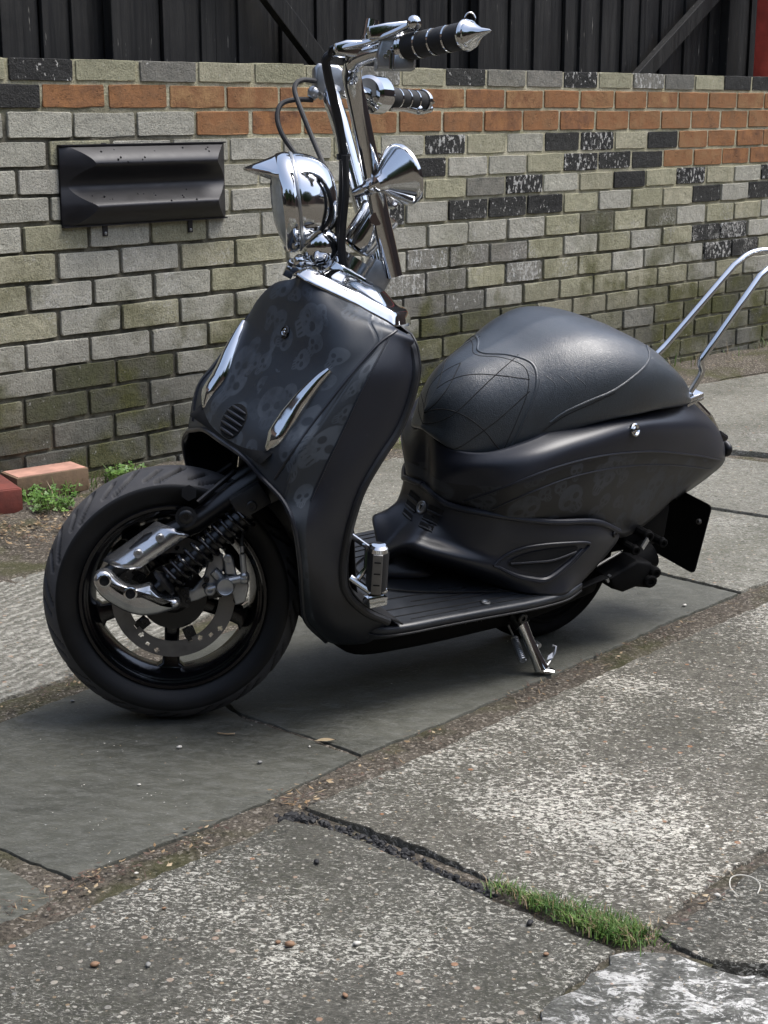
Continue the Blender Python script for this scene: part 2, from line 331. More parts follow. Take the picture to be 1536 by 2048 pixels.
class MBld:
    """collects shapes into one mesh"""
    def __init__(s): s.v = []; s.f = []; s.m = []
    def add(s, v, f, mi=0):
        n = len(s.v); s.v += [Vector(x) for x in v]; s.f += [tuple(i+n for i in q) for q in f]; s.m += [mi]*len(f); return s
    def tube(s, pts, r, seg=12, mi=0, caps=True, closed=False, flat=1.0, up=None):
        pts = [Vector(p) for p in pts]; n = len(pts); rr = r if isinstance(r, (list, tuple)) else [r]*n
        ring = []; prev = None
        for i, p in enumerate(pts):
            a = pts[(i-1) % n] if (closed or i > 0) else p; b = pts[(i+1) % n] if (closed or i < n-1) else p
            t = (b-a).normalized()
            if prev is None:
                ref = Vector(up) if up is not None else (Vector((0, 0, 1)) if abs(t.z) < .9 else Vector((1, 0, 0)))
                u = (ref - t*ref.dot(t)).normalized()
            else: u = (prev - t*prev.dot(t)).normalized()
            prev = u; w_ = t.cross(u)
            ring.append([p + (u*math.cos(q)*flat + w_*math.sin(q))*rr[i] for q in [2*PI*k/seg for k in range(seg)]])
        v = [x for q in ring for x in q]; f = []
        m = n if closed else n-1
        for i in range(m):
            for k in range(seg):
                a = i*seg+k; b = i*seg+(k+1) % seg; c = ((i+1) % n)*seg+(k+1) % seg; d = ((i+1) % n)*seg+k
                f.append((a, b, c, d))
        if caps and not closed: f.append(tuple(reversed(range(seg)))); f.append(tuple((n-1)*seg+k for k in range(seg)))
        return s.add(v, f, mi)
    def lathe(s, prof, o, ax, seg=32, mi=0, ref=None):
        """prof: (distance along axis, radius)"""
        o = Vector(o); ax = Vector(ax).normalized(); r_ = Vector(ref) if ref is not None else (Vector((0, 0, 1)) if abs(ax.z) < .9 else Vector((1, 0, 0)))
        u = (r_-ax*r_.dot(ax)).normalized(); w_ = ax.cross(u); v = []; f = []
        for (d, r) in prof:
            for k in range(seg):
                q = 2*PI*k/seg; v.append(o+ax*d+(u*math.cos(q)+w_*math.sin(q))*max(r, 1e-5))
        for i in range(len(prof)-1):
            for k in range(seg): f.append((i*seg+k, i*seg+(k+1) % seg, (i+1)*seg+(k+1) % seg, (i+1)*seg+k))
        return s.add(v, f, mi)
    def box(s, c, ex, ey, ez, mi=0, bev=0.0):
        """centre and three half-extent vectors"""
        c = Vector(c); ex = Vector(ex); ey = Vector(ey); ez = Vector(ez)
        if not bev:
            v = [c+ex*a+ey*b+ez*d for a in (-1, 1) for b in (-1, 1) for d in (-1, 1)]
            return s.add(v, [(0, 1, 3, 2), (4, 6, 7, 5), (0, 4, 5, 1), (2, 3, 7, 6), (0, 2, 6, 4), (1, 5, 7, 3)], mi)
        bm = bmesh.new(); bmesh.ops.create_cube(bm, size=2)
        L = (ex.length, ey.length, ez.length)
        for v in bm.verts: v.co = Vector((v.co.x*L[0], v.co.y*L[1], v.co.z*L[2]))
        bmesh.ops.bevel(bm, geom=bm.edges[:], offset=min(bev, min(L)*.95), segments=2, affect='EDGES', profile=.6)
        bm.verts.index_update(); a, b, d = ex.normalized(), ey.normalized(), ez.normalized()
        s.add([c+a*v.co.x+b*v.co.y+d*v.co.z for v in bm.verts], [tuple(v.index for v in f.verts) for f in bm.faces], mi); bm.free(); return s
    def sphere(s, c, r, seg=16, mi=0, sc=(1, 1, 1)):
        pr = [(-r*math.cos(PI*i/8), r*math.sin(PI*i/8)) for i in range(9)]
        n = len(s.v); s.lathe(pr, (0, 0, 0), (0, 0, 1), seg, mi)
        for i in range(n, len(s.v)): v = s.v[i]; s.v[i] = Vector(c)+Vector((v.x*sc[0], v.y*sc[1], v.z*sc[2]))
        return s
    def prism(s, poly, d, bev=0.0, mi=0, dome=0.0, rings=3):
        """closed outline (3d points, planar) extruded by vector d towards the viewer, edge rounded"""
        poly = [Vector(p) for p in poly]; d = Vector(d); n = len(poly); c = sum(poly, Vector())/n; dn = d.normalized(); L = d.length
        def inset(q):
            out = []
            for i in range(n):
                a = (poly[i]-poly[i-1]).normalized(); b = (poly[(i+1) % n]-poly[i]).normalized()
                na = dn.cross(a); nb = dn.cross(b); m = (na+nb)
                if m.length < 1e-6: m = na
                m.normalize()
                if m.dot(c-poly[i]) < 0 and sgn[0] == 0: pass
                out.append(poly[i]+m*q*sgn[1])
            return out
        area = sum((poly[i]-c).cross(poly[(i+1) % n]-c).dot(dn) for i in range(n)); sgn = [0, 1 if area > 0 else -1]
        R = [poly]
        lev = [(0, L-bev)] if bev else [(0, L)]
        if bev: lev += [(bev*(1-math.cos(t)), L-bev+bev*math.sin(t)) for t in [PI/2*k/rings for k in range(1, rings+1)]]
        if dome: lev += [(bev+dome*k/3*1.6, L+dome*math.sin(PI/2*k/3)*.5) for k in range(1, 3)]
        for q, h in lev: R.append([p+dn*h for p in inset(q)])
        v = [p for r_ in R for p in r_]; f = []
        for i in range(len(R)-1):
            for k in range(n): f.append((i*n+k, i*n+(k+1) % n, (i+1)*n+(k+1) % n, (i+1)*n+k))
        f.append(tuple(range(n))[::-1]); f.append(tuple((len(R)-1)*n+k for k in range(n)))
        return s.add(v, f, mi)
    def build(s, name, mats, parent=None, smooth=True, auto=35):
        bm = bmesh.new(); vs = [bm.verts.new(v) for v in s.v]
        for q, mi in zip(s.f, s.m):
            try: f = bm.faces.new([vs[i] for i in q]); f.material_index = mi; f.smooth = smooth
            except ValueError: pass
        bmesh.ops.recalc_face_normals(bm, faces=bm.faces[:])
        if auto:
            for e in bm.edges:
                if len(e.link_faces) == 2 and e.calc_face_angle(0) > math.radians(auto): e.smooth = False
        me = bpy.data.meshes.new(name); bm.to_mesh(me); bm.free()
        for m in (mats if isinstance(mats, (list, tuple)) else [mats]): me.materials.append(M[m])
        o = bpy.data.objects.new(name, me); COL.objects.link(o); o.parent = parent; return o
def cr(p0, p1, p2, p3, t):
    return .5*((2*p1)+(p2-p0)*t+(2*p0-5*p1+4*p2-p3)*t*t+(3*p1-p0-3*p2+p3)*t*t*t)
def spline(P, n=6, closed=False):
    P = [Vector(p) for p in P]; out = []; N = len(P)
    for i in range(N if closed else N-1):
        g = (lambda j: P[j % N]) if closed else (lambda j: P[min(max(j, 0), N-1)] if 0 <= j < N else (2*P[0]-P[1] if j < 0 else 2*P[-1]-P[-2]))
        for k in range(n): out.append(cr(g(i-1), g(i), g(i+1), g(i+2), k/n))
    if not closed: out.append(P[-1])
    return out
def grid(rows, n=6):
    """bicubic surface through a grid of control points -> grid"""
    a = [spline(r, n) for r in rows]
    cols = list(zip(*a)); b = [spline(list(c), n) for c in cols]
    return [list(r) for r in zip(*b)]
def patch(name, rows, mats, parent, n=6, mirror=True, thick=.004, fmat=None, close=True):
    """control grid (rows of points) -> smooth shell, mirrored across the scooter's middle plane"""
    g = grid(rows, n); R = len(g); Cn = len(g[0]); v = [p for r in g for p in r]; f = []; fm = []
    for i in range(R-1):
        for j in range(Cn-1):
            f.append((i*Cn+j, i*Cn+j+1, (i+1)*Cn+j+1, (i+1)*Cn+j)); fm.append(fmat(i/n, j/n) if fmat else 0)
    if mirror:
        k = len(v); v2 = [Vector((p.x, -p.y, p.z)) for p in v]; f2 = [tuple(reversed([q+k for q in ff])) for ff in f]
        v = v+v2; f = f+f2; fm = fm+fm
    o = mesh(name, v, f, mats, parent, True, fm)
    bm = bmesh.new(); bm.from_mesh(o.data); uvl = bm.loops.layers.uv.new('print'); mr = g[R//2]; mc = [r[Cn//2] for r in g]
    cu = [mr[0].y]; cv = [0]
    for j in range(1, Cn): cu.append(cu[-1]+(mr[j]-mr[j-1]).length)
    for i in range(1, R): cv.append(cv[-1]+(mc[i]-mc[i-1]).length)
    bm.verts.ensure_lookup_table()
    for fc in bm.faces:
        for lp_ in fc.loops:
            q = lp_.vert.index % (R*Cn); sg = 1 if lp_.vert.index < R*Cn else -1; lp_[uvl].uv = (sg*cu[q % Cn], -cv[q//Cn])
    bmesh.ops.remove_doubles(bm, verts=bm.verts[:], dist=.0004); bmesh.ops.recalc_face_normals(bm, faces=bm.faces[:])
    fc = max(bm.faces, key=lambda q: q.calc_center_median().y)
    if fc.normal.y < 0: bmesh.ops.reverse_faces(bm, faces=bm.faces[:])
    for e in bm.edges: e.smooth = True
    bm.to_mesh(o.data); bm.free()
    if thick:
        md = o.modifiers.new('shell', 'SOLIDIFY'); md.thickness = thick; md.offset = -1
    return o
def bvh(o):
    me = o.data; return BVHTree.FromPolygons([tuple(v.co) for v in me.vertices], [tuple(p.vertices) for p in me.polygons])
def on(b, px, py, lift=0.0, default=None):
    d = rayB(px, py); h = b.ray_cast(camB, d)
    if h[0] is None: return (default, None)
    n = h[1] if h[1].dot(d) < 0 else -h[1]
    return h[0]+n*lift, n
def surf_path(b, pts, lift=0.0, n=5):
    pp = spline([Vector((x, y, 0)) for x, y in pts], n); out = []
    for p in pp:
        q, _ = on(b, p.x, p.y, lift)
        if q is not None: out.append(q)
    return out
def bolt(mb, p, ax, r=.006, h=.004, mi=0, dark=None):
    ax = Vector(ax).normalized(); mb.lathe([(-h, r), (h*.6, r), (h, r*.8), (h, r*.45), (h*.3, r*.42), (h*.3, 0)], p, ax, 14, mi)

# ================================================================== SETTING
P0 = G(0, 979, .034); P1 = G(1536, 682, .034); WU = (P1-P0).normalized(); WN = Vector((WU.y, -WU.x, 0))   # WN points to the camera side
def wp(s_, d, z): return Vector((P0.x, P0.y, 0))+WU*s_+WN*d+Vector((0, 0, z))
def hw(px, py, d=0.0):
    r = ray(px, py); o = Vector((P0.x, P0.y, 0))+WN*d; t = (o-CAMP).dot(WN)/r.dot(WN); p = CAMP+r*t
    return (p-o).dot(WU), p.z
def root(name, loc=(0, 0, 0)):
    o = bpy.data.objects.new(name, None); COL.objects.link(o); o.location = loc; return o

# ground sheet (dirt) reaching far
gv = [(-90, -60, -.019), (120, -60, -.019), (120, 120, -.019), (-90, 120, -.019)]
g0 = mesh('ground', gv, [(0, 1, 2, 3)], 'dirt', None, False); tag(g0, kind='structure')

# ---- paving: slabs with their real outlines
def slab_poly(px, jit=.004, step=.05, z=0.0):
    P = [G(x, y) for x, y in px]; out = []
    for i, a in enumerate(P):
        b = P[(i+1) % len(P)]; n = max(1, int((b-a).length/step)); t = (b-a).normalized(); nn = Vector((-t.y, t.x, 0))
        for k in range(n):
            p = a.lerp(b, k/n); j = jit*random.uniform(-1, 1) if k else 0
            out.append(p+nn*j)
    return out
def slab(name, px, mat, parent, z=0.0, th=.06, jit=.0028, bev=.004, step=.016):
    P = slab_poly(px, jit, step); P = [Vector((p.x, p.y, z-th)) for p in P]
    area = sum(P[i].x*P[(i+1) % len(P)].y-P[(i+1) % len(P)].x*P[i].y for i in range(len(P)))
    if area < 0: P.reverse()
    m = MBld(); m.prism(P, (0, 0, th), bev, rings=2); return m.build(name, mat, parent, True, 30)
pv = root('paving'); tag(pv, kind='structure')
# smooth dark stone slabs of the middle row (where the scooter stands)
slab('stone_slab', [(148, 1755), (60, 1722), (-60, 1668), (-240, 1560), (-60, 1470), (60, 1420), (190, 1372), (330, 1316), (480, 1432), (600, 1472), (716, 1514), (560, 1588), (410, 1653), (270, 1706)], 'slate', pv)
slab('stone_slab', [(722, 1508), (600, 1467), (486, 1428), (336, 1312), (560, 1222), (800, 1128), (1000, 1052), (1140, 1100), (1330, 1151), (1476, 1186), (1330, 1246), (1108, 1348), (900, 1438)], 'slate', pv)
slab('concrete_slab', [(1482, 1182), (1336, 1147), (1146, 1096), (1006, 1048), (1190, 978), (1300, 999), (1424, 1019), (1536, 1036), (1700, 1060), (1640, 1120)], 'cD', pv)
slab('concrete_slab', [(1700, 1054), (1536, 1030), (1424, 1013), (1300, 993), (1198, 973), (1380, 905), (1536, 925), (1760, 948), (1900, 975)], 'cD', pv)
slab('stone_slab', [(-60, 1700), (40, 1745), (108, 1790), (60, 1822), (0, 1842), (-160, 1880), (-260, 1800)], 'slate', pv, z=-.004)
# near row
slab('concrete_slab', [(-300, 2010), (0, 1892), (120, 1840), (250, 1778), (380, 1722), (470, 1686), (568, 1636), (640, 1650), (760, 1697), (900, 1757), (960, 1784), (1100, 1846), (1232, 1900), (1150, 1965), (1040, 2060), (900, 2250), (400, 2500), (-300, 2500)], 'cA', pv, jit=.004)
slab('concrete_slab', [(610, 1613), (760, 1548), (900, 1487), (1080, 1402), (1280, 1313), (1400, 1262), (1536, 1203), (1800, 1090), (2000, 1180), (1780, 1540), (1660, 1628), (1536, 1697), (1410, 1774), (1288, 1868), (1160, 1824), (980, 1756), (830, 1688), (700, 1643), (640, 1624)], 'cB', pv, jit=.004)
slab('concrete_slab', [(1316, 1868), (1430, 1795), (1540, 1718), (1700, 1620), (1900, 1700), (1900, 2000), (1640, 1940), (1500, 1925), (1420, 1918), (1370, 1895)], 'cA', pv, jit=.004)
slab('concrete_slab', [(1045, 2062), (1130, 1988), (1180, 1945), (1240, 1905), (1330, 1905), (1410, 1930), (1540, 1958), (1700, 1990), (1750, 2300), (1100, 2400), (900, 2260)], 'cE', pv, jit=.008, z=.001)
# far row behind the stone slabs
slab('concrete_slab', [(-500, 1470), (-200, 1340), (-60, 1180), (130, 1128), (420, 1018), (620, 1098), (480, 1200), (200, 1330), (0, 1398), (-120, 1450), (-260, 1510)], 'cC', pv)
slab('concrete_slab', [(488, 1196), (628, 1100), (430, 1020), (640, 960), (820, 905), (980, 960), (1170, 920), (1320, 880), (1380, 890), (1186, 963), (1000, 1034), (790, 1115)], 'cD', pv)
slab('concrete_slab', [(1330, 875), (1150, 915), (990, 950), (830, 900), (1100, 826), (1300, 780), (1420, 765), (1560, 742), (1800, 770), (1900, 830), (1900, 930), (1536, 905), (1400, 893)], 'cD', pv)

# dirt strips in the wide joints and the bed along the wall: uneven low mounds
def strip(name, px, wd, h, mat, n=40, z0=-.009, parent=None):
    P = spline([G(x, y) for x, y in px], 8); v = []; f = []; K = 9
    for i, p in enumerate(P):
        t = (P[min(i+1, len(P)-1)]-P[max(i-1, 0)]).normalized(); nn = Vector((-t.y, t.x, 0)); wd_ = wd*(1+.08*math.sin(i*.7+wd*9)+.05*math.sin(i*1.9))
        for k in range(K):
            u = k/(K-1)*2-1; v.append(p+nn*u*wd_/2+Vector((0, 0, z0+h*(1-u*u)*random.uniform(.6, 1.15))))
    for i in range(len(P)-1):
        for k in range(K-1): f.append((i*K+k, i*K+k+1, (i+1)*K+k+1, (i+1)*K+k))
    return mesh(name, v, f, mat, parent, True)
for pts, wd, h in (([(-260, 1985), (0, 1866), (120, 1812), (200, 1765), (330, 1715), (560, 1610), (760, 1520), (1000, 1410), (1200, 1322), (1400, 1240), (1600, 1160)], .12, .006),
                   ([(-300, 1520), (0, 1428), (180, 1355), (480, 1222), (800, 1120), (1180, 970), (1400, 893), (1700, 820)], .12, .006),
                   ([(-40, 1690), (60, 1735), (160, 1790)], .06, .006),
                   ([(590, 1620), (760, 1690), (1000, 1778), (1270, 1885), (1420, 1930)], .05, .004), ([(1040, 2060), (1160, 1958), (1290, 1880), (1420, 1785), (1600, 1670)], .07, .005),
                   ([(480, 1430), (600, 1470), (718, 1512)], .02, .008)):
    tag(strip('joint_dirt', pts, wd, h, 'dirt'), kind='structure')
tag(strip('joint_dirt', [(-300, 1270), (-60, 1180), (130, 1122), (420, 1012), (640, 952), (820, 900)], .34, .010, 'dirt'), kind='structure')
bed = strip('dirt_bed', [(-250, 1110), (0, 1040), (200, 985), (420, 925), (700, 868), (900, 828), (1200, 760), (1536, 706), (1900, 640)], .52, .040, 'dirt', z0=-.016); tag(bed, kind='structure')

# ================================================================== BRICK WALL
RZ = [1.186, 1.118, 1.0465, .968, .8935, .8205, .7475, .669, .5875, .5105, .429, .351, .276, .1955, .118, .04, -.035]
PH = [.098, .2015, .085, .211, .112, .209, .1175, .223, .125, .218, .107, .192, .093, .177, .08, .19]
BL = .2125
wall = root('brick_wall', wp(0, 0, 0)); tag(wall, 'long weathered stock brick garden wall with orange courses near its top, running behind the scooter', 'wall')
wb = MBld(); S0, S1 = -2.2, 11.0
wb.box(wp((S0+S1)/2, -.11, .565)-wall.location, WU*(S1-S0)/2, WN*.1025, Vector((0, 0, .60)))
core = wb.build('mortar_core', 'mortar', wall, False, None)
# mortar joint face: rough sheet near flush with the bricks
jf = MBld(); nx, nz = 330, 60; vv = []
for i in range(nx+1):
    for j in range(nz+1):
        s_ = -.4+5.6*i/nx; z_ = -.03+1.208*j/nz
        deep = min(1, max(0, (.80-z_)/.3))*(1 if s_ < 2.3 else .4) + (.6 if (s_ < .35 and z_ < 1.06) else 0)
        vv.append(wp(s_, -.0036-.0075*min(1, deep)+random.uniform(-.0008, .0008), z_)-wall.location)
jf.add(vv, [(i*(nz+1)+j, (i+1)*(nz+1)+j, (i+1)*(nz+1)+j+1, i*(nz+1)+j+1) for i in range(nx) for j in range(nz)])
jf.build('mortar_joint', 'mortar', wall, True, None)
def brick_mesh(kind):
    L, Hh = (BL-.0112)/2, .0333; out = []
    rm = lambda a: random.uniform(-a, a)
    for q in (-.96, -.5, 0, .5, .96): out.append((L*q+rm(.002), -Hh+rm(.0011)))
    out.append((L+rm(.0008), -Hh*.88)); out.append((L+rm(.001), Hh*.88))
    for q in (.96, .5, 0, -.5, -.96): out.append((L*q+rm(.002), Hh+rm(.0011)))
    out.append((-L+rm(.001), Hh*.88)); out.append((-L+rm(.001), -Hh*.88)); n = len(out)
    v = [(x, .02, z) for x, z in out]+[(x, .0475, z) for x, z in out]+[(x*.986, .050+rm(.0008), z*.955) for x, z in out]
    f = [(i, (i+1) % n, n+(i+1) % n, n+i) for i in range(n)]+[(n+i, n+(i+1) % n, 2*n+(i+1) % n, 2*n+i) for i in range(n)]+[tuple(range(2*n, 3*n))]
    f = [tuple(reversed(q)) for q in f]
    me = bpy.data.meshes.new('brick'); me.from_pydata(v, [], f); bm = bmesh.new(); bm.from_mesh(me); bmesh.ops.recalc_face_normals(bm, faces=bm.faces[:])
    fc = [q for q in bm.faces if len(q.verts) == n][0]
    if fc.normal.y < 0: bmesh.ops.reverse_faces(bm, faces=bm.faces[:])
    bm.to_mesh(me); bm.free()
    return me
BM = {}
def bmesh_for(mat, i):
    key = (mat, i)
    if key not in BM:
        random.seed(100+i); me = brick_mesh(i); me.materials.append(M[mat]); BM[key] = me
    return BM[key]
DARK = [(82, 130), (30, 190), (938, 155), (1168, 162), (1475, 160), (1520, 165), (900, 294), (1128, 287), (1197, 285), (1325, 282), (860, 340), (1164, 328), (1230, 325), (1292, 322), (840, 387), (1055, 375), (1259, 365), (1380, 352), (1533, 340),
        (798, 435), (941, 425), (1016, 419), (1090, 414), (1403, 388), (1518, 378), (1399, 465), (1453, 457), (1424, 495), (1480, 490)]
DS = [hw(*p) for p in DARK]
SP = [hw(*p) for p in ((340, 145), (1110, 158), (1010, 150), (985, 388), (830, 575), (800, 600), (900, 640))]
MOS = [hw(*p) for p in ((170, 750), (280, 740), (230, 790), (640, 250), (1180, 440), (1350, 435), (1100, 700), (1000, 700))]
rngB = random.Random(5); RB = Matrix((WU, WN, Vector((0, 0, 1)))).transposed().to_4x4(); stuff = MBld(); nb = 0
for r in range(16):
    zt, zb = RZ[r], RZ[r+1]; zc = (zt+zb)/2; k0 = int((S0-PH[r])/BL)
    for k in range(k0, int((S1-PH[r])/BL)+1):
        a = PH[r]+k*BL; sc = a+BL/2
        near = lambda lst, e=.085: any(abs(sc-q[0]) < e+.012 and abs(zc-q[1]) < .036 for q in lst)
        if near(DS): mt = 'b_dark'
        elif r == 1 and sc > .2: mt = 'b_or'
        elif r == 2 and sc > .72: mt = 'b_or'
        elif r == 3 and sc > 3.05: mt = 'b_or'
        elif r == 4 and sc > 3.15: mt = 'b_or'
        elif near(SP) or (r in (8, 9, 10) and 1.3 < sc < 2.3 and rngB.random() < .5): mt = 'b_spot'
        elif near(MOS) or (r >= 11 and rngB.random() < .3): mt = 'b_moss'
        elif r == 0: mt = 'b_yel' if rngB.random() < .8 else 'b_spot'
        else: mt = 'b_grey' if (rngB.random() < (.8 if sc < 1.6 else .35)) else 'b_yel'
        jz = rngB.uniform(-.0016, .0016); jd = rngB.uniform(-.0015, .0025)+(0.002 if r > 4 else 0); js = rngB.uniform(-.002, .002)
        sz = (zt-zb)/.0765*(1 if r else .96)
        mw = Matrix.Translation(wp(sc+js, jd-.05, zc+jz)-wall.location) @ RB @ Matrix.Rotation(rngB.uniform(-.006, .006), 4, 'Y') @ Matrix.Diagonal((rngB.uniform(.985, 1.005), 1, sz*rngB.uniform(.97, 1.01), 1))
        if -.25 < sc < 4.05 and r < 15 and nb < 300:
            o = bpy.data.objects.new('brick', bmesh_for(mt, rngB.randrange(9))); COL.objects.link(o); o.parent = wall; o.matrix_local = mw; nb += 1
        else:
            m2 = bmesh_for('b_grey', rngB.randrange(9)); mi = {'b_grey': 0, 'b_yel': 1, 'b_or': 2}.get(mt, 0)
            stuff.add([mw @ v.co for v in m2.vertices], [tuple(p.vertices) for p in m2.polygons], mi)
sb = stuff.build('more_bricks', ['b_grey', 'b_yel', 'b_or'], wall, False, None); tag(sb, kind='stuff')

# ================================================================== FENCE
fd = -.42; fence = root('timber_fence', wp(0, fd, 1.0)); tag(fence, 'tall black stained fence of upright boards with diagonal braces, standing behind the brick wall', 'fence')
rf = random.Random(3); s_ = -1.6; fl = fence.location; i = 0; extra = MBld(); nbd = 0
while s_ < 7.5:
    wd = rf.choice((.075, .10, .10, .062)) if i % 2 else rf.choice((.045, .06, .09)); dd = .012*(i % 2)+rf.uniform(0, .004)
    m = MBld() if -.4 < s_ < 5.2 else extra
    lean = rf.uniform(-.004, .004)
    m.box(wp(s_+wd/2, fd+dd, 1.65)-fl+WU*0, WU*(wd/2-.0015)+Vector((0, 0, lean)), WN*.009, Vector((0, 0, .70))+WU*lean, 0, .002 if m is not extra else 0)
    if m is not extra: m.build('board', 'fence', fence, False, None); nbd += 1
    s_ += wd+rf.uniform(-.004, .003)*(1 if i % 2 else 1); i += 1
tag(extra.build('more_boards', 'fence', fence, False, None), kind='stuff')
mb = MBld(); mb.box(wp(3, fd-.03, 1.65)-fl, WU*4.6, WN*.008, Vector((0, 0, .7))); mb.build('backing_board', 'fence', fence, False, None)
for x, wd in ((226, .06), (955, .07), (1452, .075), (-300, .07)):
    q = hw(x, 60, fd+.03)[0]; mb = MBld(); mb.box(wp(q, fd+.045, 1.65)-fl, WU*wd/2, WN*.022, Vector((0, 0, .7)), 0, .004); mb.build('post', 'fence', fence, False, None)
for a, b, wd in (((500, -40), (682, 200), .062), ((1432, -30), (1225, 200), .066)):
    A = hw(*a, fd+.05); Bq = hw(*b, fd+.05); A3 = wp(A[0], fd+.085, A[1])-fl; B3 = wp(Bq[0], fd+.085, Bq[1])-fl
    A3 = B3+(A3-B3)*1.35; t = (B3-A3); mb = MBld(); mb.box((A3+B3)/2, t/2, WN*.018, t.normalized().cross(WN)*wd/2, 0, .003); mb.build('brace', 'fence', fence, False, None)
q = hw(1510, 100, -.20)[0]
rp = root('gate_post', wp(q+.10, -.16, 1.186)); tag(rp, 'red painted post standing on the wall at the right end of the black fence', 'post')
mb = MBld(); mb.box((0, 0, .5), WU*.09, WN*.05, (0, 0, .5), 0, .005); mb.build('upright', 'red', rp, True, 30)
mb = MBld(); mb.box((0, 0, 1.02), WU*.11, WN*.07, (0, 0, .02), 0, .006); mb.build('cap', 'red', rp, True, 30)

# ================================================================== WALL BOX
a0 = hw(113, 292); a1 = hw(445, 360, 0); L_ = a1[0]-a0[0]; zt, zb, x0 = .951, .736, a0[0]
box = root('wall_box', wp(x0+L_/2, 0, (zt+zb)/2)); tag(box, 'black metal box with wavy ribbed front screwed to the brick wall', 'wall box')
prof = []
for k in range(41):
    t = k/40
    d = (.014+.048*math.sin(PI/2*t/.24)) if t < .24 else ((.012+.050*abs((t-.49)/.25)**1.7) if t < .74 else (.018+.044*math.cos(PI/2*(t-.74)/.26)))
    prof.append((t, d))
pz = lambda t: zt-(zt-zb)*t-(zt+zb)/2
m = MBld(); v = []; NX = 10
hip = lambda t, d: .022+ (d-.012)*1.25
for i_ in range(NX):
    for t, d in prof:
        x_ = -L_/2+hip(t, d)+(L_-2*hip(t, d)+.018)*i_/(NX-1); v.append(WU*x_+WN*d+Vector((0, 0, pz(t))))
n = len(prof); m.add(v, [(i_*n+k, i_*n+k+1, (i_+1)*n+k+1, (i_+1)*n+k) for i_ in range(NX-1) for k in range(n-1)]); m.build('ribbed_front', 'shelf', box, True, 60)
m = MBld(); v = [WU*(-L_/2+hip(t, d))+WN*d+Vector((0, 0, pz(t))) for t, d in prof]+[WU*(-L_/2)+WN*.010+Vector((0, 0, pz(t))) for t, d in prof]
m.add(v, [(k, k+1, n+k+1, n+k) for k in range(n-1)]); m.build('end_plate', 'shelf', box, True, 60)
m = MBld(); v = [WU*(L_/2-hip(t, d)+.018)+WN*d+Vector((0, 0, pz(t))) for t, d in prof]+[WU*(L_/2)+WN*.010+Vector((0, 0, pz(t))) for t, d in prof]
m.add(v, [(k, k+1, n+k+1, n+k) for k in range(n-1)]); m.build('end_plate', 'shelf', box, True, 60)
m = MBld(); m.box(Vector((0, 0, pz(0)+.002))+WN*.010, WU*L_/2, WN*.010, (0, 0, .0018)); m.build('flange', 'shelf', box, False, None)
m = MBld(); m.box(Vector((0, 0, pz(1)-.002))+WN*.010, WU*L_/2, WN*.010, (0, 0, .0018)); m.build('flange', 'shelf', box, False, None)
m = MBld(); m.box(WN*.004, WU*L_/2, WN*.004, (0, 0, (zt-zb)/2)); m.build('back_plate', 'shelf', box, False, None)
rbx = random.Random(9)
for _ in range(26):
    t_ = rbx.choice((.06, .10, .16, .20, .62, .68, .72)); t_ += rbx.uniform(-.02, .02); d_ = min(prof, key=lambda q: abs(q[0]-t_))[1]; m = MBld()
    m.sphere(WU*rbx.uniform(-.22, .24)+WN*(d_+.0005)+Vector((0, 0, pz(t_))), rbx.uniform(.0016, .003), 8, 0, (1, 1, 1.4)); m.build('water_drop', 'glossb', box)
for px, py, dn in ((205, 292, 0), (378, 290, 0), (208, 462, 1), (378, 455, 1)):
    qs, qz = hw(px, py); m = MBld(); c = wp(qs, .006, qz)-box.location
    m.box(c+Vector((0, 0, .012 if dn else -.006)), WU*.0085, WN*.0018, (0, 0, .026 if dn else .014), 0, .001)
    m.lathe([(0, .0045), (.002, .0045), (.003, .003), (.003, 0)], c+WN*.0018-Vector((0, 0, .006 if dn else .001)), WN, 10, 1); m.build('bracket', ['shelf', 'alu'], box, True, 30)

# ================================================================== SMALL THINGS ON THE GROUND
rg = random.Random(21)
def litter(name, path, width, n, mats, size=(.004, .012), z=.004, leafy=.5, kind='stuff', parent=None):
    P = spline([G(x, y) for x, y in path], 10); m = MBld()
    for _ in range(n):
        i = rg.randrange(len(P)-1); c = P[i].lerp(P[i+1], rg.random()); t = (P[i+1]-P[i]).normalized(); c = c+Vector((-t.y, t.x, 0))*rg.gauss(0, width/2.6); c.z = z+rg.uniform(0, .004)
        a = rg.uniform(0, 2*PI); d = Vector((math.cos(a), math.sin(a), rg.uniform(-.15, .15))); e = Vector((-d.y, d.x, rg.uniform(-.3, .3))); L = rg.uniform(*size); mi = rg.randrange(len(mats))
        if rg.random() < leafy: Wd = L*rg.uniform(.3, .6)
        else: L *= 2.2; Wd = L*.06
        m.add([c-d*L, c+e*Wd, c+d*L+Vector((0, 0, L*.2)), c-e*Wd], [(0, 1, 2, 3)], mi)
    o = m.build(name, mats, parent, False, None); tag(o, kind='stuff'); return o
for path, wd, n in (([(150, 1760), (200, 1768), (330, 1715), (450, 1660)], .07, 420), ([(560, 1612), (620, 1585), (760, 1525), (900, 1460)], .07, 500), ([(1000, 1410), (1100, 1368), (1200, 1322), (1330, 1268), (1536, 1180)], .07, 700),
                    ([(0, 1425), (180, 1350)], .08, 200), ([(1040, 985), (1180, 970), (1400, 893), (1560, 850)], .08, 260), ([(1290, 1885), (1400, 1800), (1530, 1715)], .05, 260), ([(0, 1835), (200, 1765)], .07, 220)):
    tag(litter('leaf_litter', path, wd*.8, n//3, ['twig', 'twig', 'straw', 'dirt'], size=(.002, .007)), 'dry brown twigs and leaf scraps lying in the open joints between slabs', 'leaf litter')
